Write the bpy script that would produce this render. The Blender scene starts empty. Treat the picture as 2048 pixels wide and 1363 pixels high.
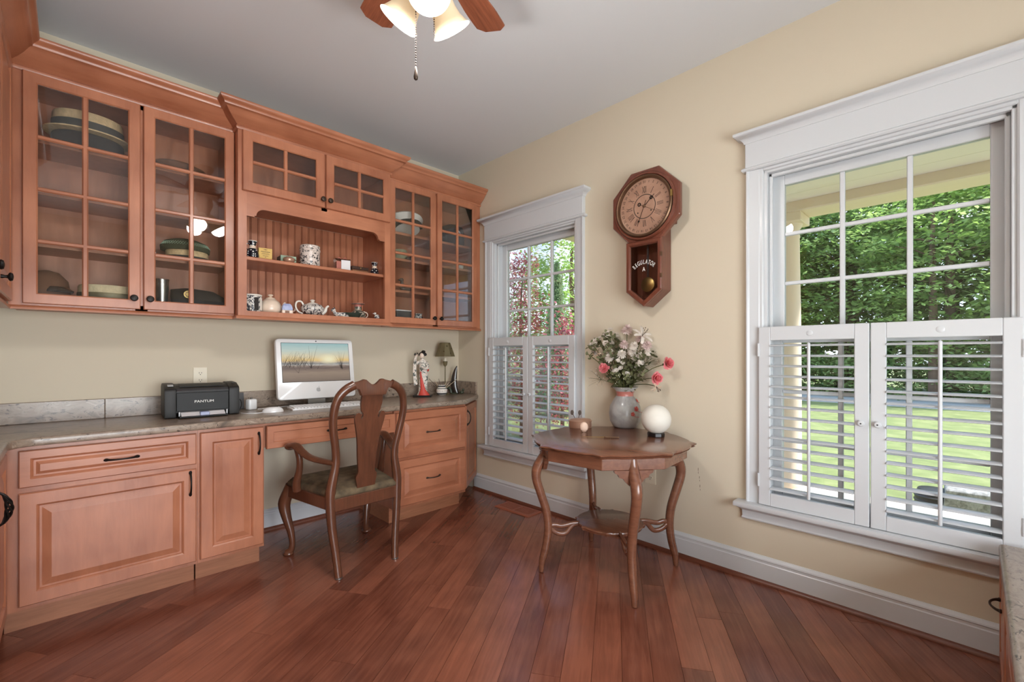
import bpy, bmesh, math, random
import numpy as np
from mathutils import Vector, Matrix
PI = math.pi
R = math.radians
random.seed(7)
S = bpy.context.scene
COL = S.collection

# ---------------------------------------------------------------- camera
CAM = (-2.477, -3.217, 1.136)
cd = bpy.data.cameras.new('camera')
cd.sensor_width = 36.0
cd.lens = 905.0 / 2048.0 * 36.0
cd.shift_y = 27.5 / 2048.0
cd.clip_start = 0.02
cd.clip_end = 300
cam = bpy.data.objects.new('camera', cd)
COL.objects.link(cam)
cam.location = CAM
cam.rotation_euler = (R(90), 0, R(45.67 - 90))
S.camera = cam

# ---------------------------------------------------------------- view
S.view_settings.view_transform = 'Standard'
S.view_settings.look = 'None'
S.view_settings.gamma = 1.0
S.view_settings.use_curve_mapping = False
S.view_settings.exposure = 0.06
S.cycles.use_denoising = True
S.cycles.max_bounces = 9
S.cycles.use_adaptive_sampling = True
S.cycles.adaptive_threshold = 0.015
S.cycles.diffuse_bounces = 5
S.cycles.glossy_bounces = 4
S.cycles.transparent_max_bounces = 14
S.cycles.transmission_bounces = 6
S.cycles.caustics_reflective = False
S.cycles.caustics_refractive = False
S.cycles.sample_clamp_indirect = 6.0

# ---------------------------------------------------------------- sky, sun, lights
W = bpy.data.worlds.new('sky')
S.world = W
W.use_nodes = True
nt = W.node_tree
nt.nodes.clear()
wo = nt.nodes.new('ShaderNodeOutputWorld')
wb = nt.nodes.new('ShaderNodeBackground')
tc = nt.nodes.new('ShaderNodeTexCoord')
sx = nt.nodes.new('ShaderNodeSeparateXYZ')
cr = nt.nodes.new('ShaderNodeValToRGB')
nz = nt.nodes.new('ShaderNodeTexNoise')
cr2 = nt.nodes.new('ShaderNodeValToRGB')
mx = nt.nodes.new('ShaderNodeMix')
mx.data_type = 'RGBA'
nt.links.new(tc.outputs['Generated'], sx.inputs[0])
nt.links.new(sx.outputs['Z'], cr.inputs[0])
cr.color_ramp.elements[0].position = 0.0
cr.color_ramp.elements[0].color = (0.80, 0.88, 1.0, 1)
cr.color_ramp.elements[1].position = 0.45
cr.color_ramp.elements[1].color = (0.24, 0.45, 0.95, 1)
nz.inputs['Scale'].default_value = 4.5
nz.inputs['Detail'].default_value = 6
nt.links.new(tc.outputs['Generated'], nz.inputs['Vector'])
nt.links.new(nz.outputs['Fac'], cr2.inputs[0])
cr2.color_ramp.elements[0].position = 0.48
cr2.color_ramp.elements[0].color = (0, 0, 0, 1)
cr2.color_ramp.elements[1].position = 0.64
cr2.color_ramp.elements[1].color = (1, 1, 1, 1)
nt.links.new(cr2.outputs[0], mx.inputs['Factor'])
nt.links.new(cr.outputs[0], mx.inputs['A'])
mx.inputs['B'].default_value = (1, 1, 1, 1)
nt.links.new(mx.outputs['Result'], wb.inputs['Color'])
wb.inputs['Strength'].default_value = 2.6
nt.links.new(wb.outputs[0], wo.inputs['Surface'])

def light(name, typ, loc, energy, color=(1, 1, 1), rot=(0, 0, 0), **kw):
    l = bpy.data.lights.new(name, typ)
    l.energy = energy
    l.color = color
    for k, v in kw.items():
        setattr(l, k, v)
    o = bpy.data.objects.new(name, l)
    COL.objects.link(o)
    o.location = loc
    o.rotation_euler = rot
    return o
SUN = light('sun_offscreen', 'SUN', (-6, 4, 12), 8.5, (1.0, 0.96, 0.90), (R(35), 0, R(40)), angle=R(2.5))
# added fill standing in for south daylight, much stronger than the sky
light('added_south_fill_offscreen', 'AREA', (-2.05, -4.66, .96), 195, (0.90, 0.955, 1.0), (R(-90), 0, R(180)), shape='RECTANGLE', size=1.95, size_y=1.52)

# ---------------------------------------------------------------- materials
MATS = {}
def lin(c):
    return tuple(((x / 255.0) / 12.92 if x / 255.0 <= 0.04045 else ((x / 255.0 + 0.055) / 1.055) ** 2.4) for x in c)
def newmat(name):
    m = bpy.data.materials.new(name)
    m.use_nodes = True
    n = m.node_tree
    b = n.nodes['Principled BSDF']
    MATS[name] = m
    return m, n, b
def plain(name, rgb, rough=0.5, metal=0.0, spec=0.5, coat=0.0, noise=0.0, nscale=8.0, bump=0.0, bscale=60.0, emit=0.0, sub=0.0, trans=0.0):
    m, n, b = newmat(name)
    c = lin(rgb)
    b.inputs['Base Color'].default_value = (*c, 1)
    b.inputs['Roughness'].default_value = rough
    b.inputs['Metallic'].default_value = metal
    b.inputs['Specular IOR Level'].default_value = spec
    b.inputs['Coat Weight'].default_value = coat
    b.inputs['Coat Roughness'].default_value = 0.12
    if trans:
        b.inputs['Transmission Weight'].default_value = trans
    if emit:
        b.inputs['Emission Color'].default_value = (*c, 1)
        b.inputs['Emission Strength'].default_value = emit
    t = n.nodes.new('ShaderNodeTexCoord')
    if noise:
        z = n.nodes.new('ShaderNodeTexNoise')
        z.inputs['Scale'].default_value = nscale
        z.inputs['Detail'].default_value = 4
        n.links.new(t.outputs['Object'], z.inputs['Vector'])
        r = n.nodes.new('ShaderNodeValToRGB')
        r.color_ramp.elements[0].position = 0.3
        r.color_ramp.elements[1].position = 0.7
        r.color_ramp.elements[0].color = (*[x * (1 - noise) for x in c], 1)
        r.color_ramp.elements[1].color = (*[min(1, x * (1 + noise)) for x in c], 1)
        n.links.new(z.outputs['Fac'], r.inputs[0])
        n.links.new(r.outputs[0], b.inputs['Base Color'])
    if bump:
        z = n.nodes.new('ShaderNodeTexNoise')
        z.inputs['Scale'].default_value = bscale
        z.inputs['Detail'].default_value = 3
        n.links.new(t.outputs['Object'], z.inputs['Vector'])
        k = n.nodes.new('ShaderNodeBump')
        k.inputs['Strength'].default_value = bump
        k.inputs['Distance'].default_value = 0.004
        n.links.new(z.outputs['Fac'], k.inputs['Height'])
        n.links.new(k.outputs[0], b.inputs['Normal'])
    return m
def wood(name, dark, light_, rough=0.35, axis='z', scale=5.0, stretch=14.0, coat=0.0, blotch=0.35, per=0.0, spec=0.5):
    """grain noise stretched along an axis plus slow blotches; per = colour variation from object to object"""
    m, n, b = newmat(name)
    t = n.nodes.new('ShaderNodeTexCoord')
    mp = n.nodes.new('ShaderNodeMapping')
    sc = [stretch, stretch, stretch]
    sc['xyz'.index(axis)] = 1.0
    mp.inputs['Scale'].default_value = sc
    oi = n.nodes.new('ShaderNodeObjectInfo')
    ad = n.nodes.new('ShaderNodeVectorMath'); ad.operation = 'ADD'
    ml = n.nodes.new('ShaderNodeMath'); ml.operation = 'MULTIPLY'; ml.inputs[1].default_value = 37.0
    n.links.new(oi.outputs['Random'], ml.inputs[0])
    n.links.new(t.outputs['Object'], ad.inputs[0])
    n.links.new(ml.outputs[0], ad.inputs[1])
    n.links.new(ad.outputs[0], mp.inputs['Vector'])
    z = n.nodes.new('ShaderNodeTexNoise')
    z.inputs['Scale'].default_value = scale
    z.inputs['Detail'].default_value = 7
    z.inputs['Roughness'].default_value = 0.62
    z.inputs['Distortion'].default_value = 0.6
    n.links.new(mp.outputs[0], z.inputs['Vector'])
    z2 = n.nodes.new('ShaderNodeTexNoise')
    z2.inputs['Scale'].default_value = 4.5
    z2.inputs['Detail'].default_value = 2
    n.links.new(ad.outputs[0], z2.inputs['Vector'])
    a = n.nodes.new('ShaderNodeMix'); a.data_type = 'FLOAT'; a.inputs['Factor'].default_value = blotch
    n.links.new(z.outputs['Fac'], a.inputs['A']); n.links.new(z2.outputs['Fac'], a.inputs['B'])
    fac = a.outputs['Result']
    if per:
        q = n.nodes.new('ShaderNodeMath'); q.operation = 'MULTIPLY_ADD'
        q.inputs[1].default_value = per; q.inputs[2].default_value = -per / 2
        n.links.new(oi.outputs['Random'], q.inputs[0])
        s = n.nodes.new('ShaderNodeMath'); s.operation = 'ADD'
        n.links.new(fac, s.inputs[0]); n.links.new(q.outputs[0], s.inputs[1])
        fac = s.outputs[0]
    r = n.nodes.new('ShaderNodeValToRGB')
    r.color_ramp.elements[0].position = 0.28
    r.color_ramp.elements[1].position = 0.72
    r.color_ramp.elements[0].color = (*lin(dark), 1)
    r.color_ramp.elements[1].color = (*lin(light_), 1)
    n.links.new(fac, r.inputs[0])
    n.links.new(r.outputs[0], b.inputs['Base Color'])
    b.inputs['Roughness'].default_value = rough
    b.inputs['Specular IOR Level'].default_value = spec
    b.inputs['Coat Weight'].default_value = coat
    b.inputs['Coat Roughness'].default_value = 0.15
    k = n.nodes.new('ShaderNodeBump')
    k.inputs['Strength'].default_value = 0.05
    k.inputs['Distance'].default_value = 0.002
    n.links.new(z.outputs['Fac'], k.inputs['Height'])
    n.links.new(k.outputs[0], b.inputs['Normal'])
    return m
def ramp_noise(name, stops, scale=6.0, detail=8, rough=0.4, stretch=(1, 1, 1), distort=0.5, coat=0.0, vor=None, alpha=None):
    """noise through a many-stop colour ramp: granite, stone, printed pottery, foliage"""
    m, n, b = newmat(name)
    t = n.nodes.new('ShaderNodeTexCoord')
    mp = n.nodes.new('ShaderNodeMapping')
    mp.inputs['Scale'].default_value = stretch
    n.links.new(t.outputs['Object'], mp.inputs[0])
    z = n.nodes.new('ShaderNodeTexNoise')
    z.inputs['Scale'].default_value = scale
    z.inputs['Detail'].default_value = detail
    z.inputs['Roughness'].default_value = 0.65
    z.inputs['Distortion'].default_value = distort
    n.links.new(mp.outputs[0], z.inputs['Vector'])
    r = n.nodes.new('ShaderNodeValToRGB')
    e = r.color_ramp.elements
    while len(e) < len(stops):
        e.new(0.5)
    for i, (p, c) in enumerate(stops):
        e[i].position = p
        e[i].color = (*lin(c), 1)
    n.links.new(z.outputs['Fac'], r.inputs[0])
    out = r.outputs[0]
    if vor:
        vs, thr, colr = vor
        v = n.nodes.new('ShaderNodeTexNoise')
        v.inputs['Scale'].default_value = vs
        v.inputs['Detail'].default_value = 5
        v.inputs['Distortion'].default_value = 1.2
        n.links.new(mp.outputs[0], v.inputs['Vector'])
        vr = n.nodes.new('ShaderNodeValToRGB')
        vr.color_ramp.elements[0].position = thr - 0.04
        vr.color_ramp.elements[1].position = thr
        vr.color_ramp.elements[0].color = (1, 1, 1, 1)
        vr.color_ramp.elements[1].color = (0, 0, 0, 1)
        n.links.new(v.outputs['Fac'], vr.inputs[0])
        mm = n.nodes.new('ShaderNodeMix'); mm.data_type = 'RGBA'
        n.links.new(vr.outputs[0], mm.inputs['Factor'])
        n.links.new(out, mm.inputs['A'])
        mm.inputs['B'].default_value = (*lin(colr), 1)
        out = mm.outputs['Result']
    n.links.new(out, b.inputs['Base Color'])
    b.inputs['Roughness'].default_value = rough
    b.inputs['Coat Weight'].default_value = coat
    b.inputs['Coat Roughness'].default_value = 0.1
    return m
def glassmat(name, tint=(1, 1, 1), ior=1.5, gain=1.0, rough=0.0):
    m = bpy.data.materials.new(name)
    m.use_nodes = True
    MATS[name] = m
    n = m.node_tree
    n.nodes.clear()
    o = n.nodes.new('ShaderNodeOutputMaterial')
    t = n.nodes.new('ShaderNodeBsdfTransparent')
    t.inputs[0].default_value = (*tint, 1)
    g = n.nodes.new('ShaderNodeBsdfGlossy')
    g.inputs['Roughness'].default_value = rough
    f = n.nodes.new('ShaderNodeFresnel')
    f.inputs['IOR'].default_value = ior
    k = n.nodes.new('ShaderNodeMath'); k.operation = 'MULTIPLY'; k.inputs[1].default_value = gain; k.use_clamp = True
    x = n.nodes.new('ShaderNodeMixShader')
    n.links.new(f.outputs[0], k.inputs[0])
    n.links.new(k.outputs[0], x.inputs[0])
    n.links.new(t.outputs[0], x.inputs[1])
    n.links.new(g.outputs[0], x.inputs[2])
    n.links.new(x.outputs[0], o.inputs['Surface'])
    return m
def leafmat(name, stops, scale=0.9, rough=0.5, tr=0.5):
    """leaf: colour varies through the crown, some light passes through the blade"""
    m = ramp_noise(name, stops, scale=scale, detail=5, rough=rough)
    n = m.node_tree
    b = n.nodes['Principled BSDF']
    src = b.inputs['Base Color'].links[0].from_socket
    o = n.nodes['Material Output']
    tl = n.nodes.new('ShaderNodeBsdfTranslucent')
    x = n.nodes.new('ShaderNodeMixShader')
    x.inputs[0].default_value = tr
    n.links.new(src, tl.inputs[0])
    n.links.new(b.outputs[0], x.inputs[1])
    n.links.new(tl.outputs[0], x.inputs[2])
    n.links.new(x.outputs[0], o.inputs['Surface'])
    return m

plain('wall_paint', (207, 196, 175), 0.85, bump=0.04, bscale=220)
plain('ceiling_paint', (216, 219, 222), 0.9)
plain('trim_white', (201, 204, 207), 0.38, coat=0.1)
plain('sash_white', (206, 209, 212), 0.35)
wood('maple', (146, 88, 62), (190, 126, 94), 0.34, 'z', 4.0, 7.0, coat=0.15, blotch=0.62)
wood('maple_h', (146, 88, 62), (190, 126, 94), 0.34, 'x', 4.0, 7.0, coat=0.15, blotch=0.62)
wood('maple_in', (146, 88, 62), (190, 126, 94), 0.4, 'z', 4.0, 7.0, blotch=0.62)
wood('toe_wood', (142, 92, 64), (176, 118, 86), 0.5, 'x', 6.0, 12.0, blotch=0.2)
wood('floor_wood', (102, 56, 42), (152, 93, 71), 0.24, 'x', 3.5, 14.0, coat=0.3, blotch=0.45, per=0.30)
wood('shoe_wood', (92, 52, 38), (118, 68, 50), 0.35, 'y', 6.0, 16.0, blotch=0.2)
wood('table_wood', (96, 60, 44), (136, 90, 68), 0.26, 'y', 5.0, 10.0, coat=0.35, blotch=0.35)
wood('chair_wood', (68, 40, 28), (108, 66, 46), 0.28, 'z', 5.0, 10.0, coat=0.3, blotch=0.35)
wood('clock_wood', (84, 44, 32), (124, 70, 52), 0.28, 'z', 6.0, 10.0, coat=0.3, blotch=0.35)
wood('fan_wood', (96, 50, 32), (150, 88, 62), 0.35, 'x', 6.0, 16.0, blotch=0.2)
ramp_noise('granite', [(0.30, (96, 84, 74)), (0.42, (128, 112, 98)), (0.50, (154, 138, 122)), (0.58, (132, 114, 100)), (0.70, (180, 166, 150))],
           scale=7.0, detail=12, rough=0.3, stretch=(1.2, 2.2, 2.2), distort=1.0, coat=0.12, vor=(30.0, 0.39, (80, 66, 58)))
plain('black_iron', (34, 30, 28), 0.42, 0.7)
plain('bronze_dark', (70, 58, 50), 0.38, 0.8)
plain('brass', (168, 140, 84), 0.3, 0.9)
plain('brass_old', (112, 86, 66), 0.4, 0.8)
plain('copper', (184, 146, 124), 0.28, 0.45)
plain('silver', (200, 198, 194), 0.22, 0.95)
plain('nickel', (150, 148, 144), 0.3, 0.9)
plain('white_plastic', (232, 232, 232), 0.28, coat=0.3)
plain('cream_plastic', (222, 212, 190), 0.4)
plain('printer_black', (38, 37, 36), 0.5, spec=0.35)
plain('printer_gloss', (30, 30, 30), 0.5, spec=0.3)
plain('dark_grey', (58, 58, 60), 0.5)
plain('slot_dark', (18, 16, 15), 0.7)
plain('paper_white', (226, 224, 226), 0.8)
plain('lilac_plastic', (150, 158, 190), 0.35)
plain('lettering_white', (235, 233, 228), 0.5)
plain('lettering_dark', (46, 34, 28), 0.6)
plain('apple_grey', (178, 180, 182), 0.35)
plain('moon_white', (222, 218, 208), 0.55, noise=0.05, nscale=9)
plain('black_base', (24, 20, 20), 0.3)
plain('porcelain', (232, 226, 216), 0.2, coat=0.4)
plain('cream_china', (226, 206, 186), 0.3, coat=0.3, noise=0.05)
plain('yellow_card', (214, 178, 104), 0.7, noise=0.06)
plain('green_tin', (52, 66, 52), 0.4)
plain('pale_green_tin', (150, 172, 148), 0.45)
plain('pink_clear', (206, 130, 116), 0.2)
plain('brown_box', (120, 78, 54), 0.5, noise=0.15, nscale=40)
plain('dark_box', (66, 44, 34), 0.5)
plain('dark_green_glaze', (48, 58, 50), 0.25, coat=0.4)
plain('rose_glaze', (176, 110, 100), 0.3)
plain('straw', (206, 176, 134), 0.75, noise=0.15, nscale=60, bump=0.4, bscale=160)
plain('straw_pale', (214, 196, 160), 0.75, noise=0.12, nscale=60, bump=0.5, bscale=140)
plain('felt_dark', (44, 40, 38), 0.9)
plain('felt_navy', (40, 42, 48), 0.9)
plain('felt_green', (62, 66, 46), 0.9, noise=0.2, nscale=20)
plain('felt_brown', (108, 74, 56), 0.9)
plain('cap_white', (220, 212, 204), 0.7)
plain('band_dark', (66, 64, 60), 0.8)
plain('red_badge', (176, 62, 56), 0.4)
plain('bottle_dark', (66, 58, 56), 0.15)
plain('duck_wood', (84, 66, 54), 0.45, noise=0.2, nscale=20)
plain('celadon', (150, 150, 122), 0.35, noise=0.12, nscale=12)
plain('egg_white', (226, 224, 218), 0.4)
plain('kimono_red', (206, 74, 62), 0.45)
plain('skin_white', (236, 216, 200), 0.5)
plain('hair_black', (26, 20, 18), 0.4)
plain('lamp_olive', (112, 102, 74), 0.5, 0.35, noise=0.15, nscale=14)
plain('stone_dark', (48, 40, 36), 0.2, coat=0.3, noise=0.3, nscale=14)
plain('stone_green', (60, 66, 52), 0.3, noise=0.3, nscale=20)
plain('stick_pale', (196, 178, 150), 0.7)
plain('feather_dark', (78, 66, 58), 0.8)
plain('pink_stone', (226, 196, 176), 0.5, noise=0.06, nscale=30, bump=0.5, bscale=90)
plain('seat_cloth', (90, 76, 56), 0.85, noise=0.5, nscale=22, bump=0.3, bscale=300)
plain('vent_paint', (150, 88, 66), 0.45)
plain('scuff', (110, 92, 74), 0.8)
plain('porch_cream', (238, 220, 200), 0.7)
plain('porch_ceiling', (240, 230, 222), 0.7)
plain('porch_floor', (176, 170, 162), 0.8, noise=0.06)
plain('asphalt', (176, 174, 170), 0.9, noise=0.08, nscale=3)
plain('bark', (104, 84, 68), 0.9, noise=0.3, nscale=6)
plain('black_wicker', (34, 34, 34), 0.4)
ramp_noise('grey_stone', [(0.3, (96, 94, 88)), (0.5, (148, 146, 140)), (0.7, (178, 176, 170))], scale=22, rough=0.85)
ramp_noise('lawn', [(0.25, (94, 106, 56)), (0.45, (114, 124, 70)), (0.6, (130, 137, 83)), (0.78, (152, 149, 106))], scale=2.2, detail=12, rough=0.9)
leafmat('leaf_green', [(0.30, (104, 134, 70)), (0.50, (144, 172, 100)), (0.70, (186, 206, 140))], 0.8)
leafmat('leaf_deep', [(0.30, (104, 134, 72)), (0.50, (140, 166, 98)), (0.72, (178, 200, 134))], 0.5)
leafmat('leaf_bright', [(0.28, (138, 170, 82)), (0.50, (172, 198, 112)), (0.72, (202, 220, 148))], 0.9)
leafmat('leaf_plum', [(0.28, (112, 66, 72)), (0.46, (158, 92, 98)), (0.58, (206, 112, 118)), (0.74, (190, 138, 136))], 3.0, rough=0.3, tr=0.3)
leafmat('leaf_conifer', [(0.30, (120, 146, 104)), (0.50, (152, 176, 130)), (0.72, (186, 204, 162))], 2.0)
leafmat('stem_green', [(0.3, (58, 62, 34)), (0.5, (84, 88, 48)), (0.7, (112, 112, 66))], 6.0, tr=0.1)
leafmat('flower_leaf', [(0.3, (74, 76, 52)), (0.5, (104, 106, 74)), (0.7, (136, 138, 100))], 8.0, tr=0.2)
leafmat('petal_pink', [(0.3, (232, 124, 138)), (0.5, (242, 154, 160)), (0.7, (248, 196, 194))], 30.0, tr=0.3)
leafmat('petal_white', [(0.3, (216, 206, 196)), (0.5, (230, 222, 212)), (0.7, (240, 234, 226))], 30.0, tr=0.3)
leafmat('petal_mauve', [(0.3, (190, 160, 160)), (0.5, (216, 194, 190)), (0.7, (234, 220, 212))], 30.0, tr=0.3)
leafmat('petal_peach', [(0.3, (224, 190, 160)), (0.5, (236, 210, 186)), (0.7, (242, 224, 206))], 30.0, tr=0.3)
ramp_noise('toile_print', [(0.40, (48, 50, 58)), (0.47, (70, 72, 78)), (0.50, (206, 200, 192)), (0.62, (228, 222, 214)), (0.66, (96, 98, 104)), (0.70, (222, 216, 208))], scale=70, detail=4, rough=0.25, coat=0.3)
ramp_noise('canister_print', [(0.36, (38, 34, 36)), (0.43, (52, 46, 48)), (0.46, (218, 204, 194)), (0.66, (226, 212, 204)), (0.70, (70, 60, 60))], scale=62, detail=3, rough=0.3)
ramp_noise('dark_floral', [(0.32, (40, 48, 44)), (0.48, (70, 78, 68)), (0.56, (200, 186, 166)), (0.62, (104, 62, 54)), (0.72, (212, 200, 184))], scale=55, detail=3, rough=0.3)
ramp_noise('kimono', [(0.36, (58, 66, 62)), (0.43, (136, 140, 132)), (0.48, (222, 214, 202)), (0.62, (234, 226, 216)), (0.67, (190, 84, 76)), (0.72, (232, 224, 212))], scale=55, detail=3, rough=0.5)
ramp_noise('frosted_vase', [(0.28, (128, 126, 124)), (0.42, (150, 149, 147)), (0.52, (168, 167, 165)), (0.66, (182, 180, 178))], scale=7, detail=5, rough=0.3, coat=0.2, vor=(16.0, 0.33, (140, 92, 90)))
ramp_noise('blue_house', [(0.35, (120, 128, 170)), (0.5, (160, 170, 206)), (0.7, (196, 204, 224))], scale=8, rough=0.3)
ramp_noise('weathered_dial', [(0.3, (148, 112, 92)), (0.5, (164, 126, 104)), (0.7, (178, 142, 120))], scale=7, rough=0.5)
glassmat('window_glass', (0.97, 0.985, 0.98), 1.5, 0.6)
glassmat('cabinet_glass', (0.97, 0.98, 0.975), 1.5, 1.0)
glassmat('clock_glass', (0.93, 0.93, 0.93), 1.5, 1.0)
glassmat('clear_box', (0.93, 0.88, 0.87), 1.45, 1.6)
def polka(name, bg, dot, scale, rough=0.25):
    m, n, b = newmat(name)
    t = n.nodes.new('ShaderNodeTexCoord')
    v = n.nodes.new('ShaderNodeTexVoronoi')
    v.inputs['Scale'].default_value = scale
    v.inputs['Randomness'].default_value = 0.25
    n.links.new(t.outputs['Object'], v.inputs['Vector'])
    r = n.nodes.new('ShaderNodeValToRGB')
    r.color_ramp.interpolation = 'CONSTANT'
    r.color_ramp.elements[0].color = (*lin(dot), 1)
    r.color_ramp.elements[1].position = 0.32
    r.color_ramp.elements[1].color = (*lin(bg), 1)
    n.links.new(v.outputs['Distance'], r.inputs[0])
    n.links.new(r.outputs[0], b.inputs['Base Color'])
    b.inputs['Roughness'].default_value = rough
    b.inputs['Coat Weight'].default_value = 0.4
    return m
polka('polka_china', (24, 24, 34), (226, 220, 214), 78)
# lit frosted lamp glass of the ceiling fan and its bulbs
plain('shade_glass', (206, 186, 154), 0.4, emit=0.42)
plain('shade_inner', (236, 228, 216), 0.4, emit=0.7)
# screen picture: sky over a low sun, sea and sand; a screen gives off light
def screenmat():
    m, n, b = newmat('screen_picture')
    t = n.nodes.new('ShaderNodeTexCoord')
    s = n.nodes.new('ShaderNodeSeparateXYZ')
    n.links.new(t.outputs['Generated'], s.inputs[0])
    z = n.nodes.new('ShaderNodeTexNoise'); z.inputs['Scale'].default_value = 7; z.inputs['Detail'].default_value = 6
    mp = n.nodes.new('ShaderNodeMapping'); mp.inputs['Scale'].default_value = (1, 1, 4)
    n.links.new(t.outputs['Generated'], mp.inputs[0]); n.links.new(mp.outputs[0], z.inputs['Vector'])
    a = n.nodes.new('ShaderNodeMath'); a.operation = 'MULTIPLY_ADD'; a.inputs[1].default_value = 0.10; a.inputs[2].default_value = -0.05
    n.links.new(z.outputs['Fac'], a.inputs[0])
    d = n.nodes.new('ShaderNodeMath'); d.operation = 'ADD'
    n.links.new(s.outputs['Z'], d.inputs[0]); n.links.new(a.outputs[0], d.inputs[1])
    r = n.nodes.new('ShaderNodeValToRGB')
    st = [(0.0, (126, 108, 96)), (0.22, (158, 138, 120)), (0.36, (110, 92, 86)), (0.40, (150, 132, 120)), (0.43, (196, 190, 182)), (0.47, (130, 134, 136)), (0.50, (196, 180, 160)), (0.55, (240, 206, 134)), (0.66, (230, 218, 184)), (0.82, (196, 214, 206)), (1.0, (158, 196, 198))]
    e = r.color_ramp.elements
    while len(e) < len(st):
        e.new(0.5)
    for i, (p, c) in enumerate(st):
        e[i].position = p; e[i].color = (*lin(c), 1)
    n.links.new(d.outputs[0], r.inputs[0])
    # sun glow
    dx = n.nodes.new('ShaderNodeMath'); dx.operation = 'SUBTRACT'; dx.inputs[1].default_value = 0.68
    dz = n.nodes.new('ShaderNodeMath'); dz.operation = 'SUBTRACT'; dz.inputs[1].default_value = 0.58
    n.links.new(s.outputs['X'], dx.inputs[0]); n.links.new(s.outputs['Z'], dz.inputs[0])
    cb = n.nodes.new('ShaderNodeCombineXYZ'); n.links.new(dx.outputs[0], cb.inputs[0])
    m2 = n.nodes.new('ShaderNodeMath'); m2.operation = 'MULTIPLY'; m2.inputs[1].default_value = 1.1
    n.links.new(dz.outputs[0], m2.inputs[0]); n.links.new(m2.outputs[0], cb.inputs[1])
    ln = n.nodes.new('ShaderNodeVectorMath'); ln.operation = 'LENGTH'; n.links.new(cb.outputs[0], ln.inputs[0])
    g = n.nodes.new('ShaderNodeValToRGB')
    g.color_ramp.elements[0].position = 0.035; g.color_ramp.elements[0].color = (1, 1, 1, 1)
    g.color_ramp.elements[1].position = 0.17; g.color_ramp.elements[1].color = (0, 0, 0, 1)
    n.links.new(ln.outputs['Value'], g.inputs[0])
    x = n.nodes.new('ShaderNodeMix'); x.data_type = 'RGBA'
    n.links.new(g.outputs[0], x.inputs['Factor']); n.links.new(r.outputs[0], x.inputs['A']); x.inputs['B'].default_value = (1, 0.93, 0.62, 1)
    b.inputs['Base Color'].default_value = (0.02, 0.02, 0.02, 1)
    b.inputs['Roughness'].default_value = 0.3
    n.links.new(x.outputs['Result'], b.inputs['Emission Color'])
    b.inputs['Emission Strength'].default_value = 0.75
screenmat()

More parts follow.
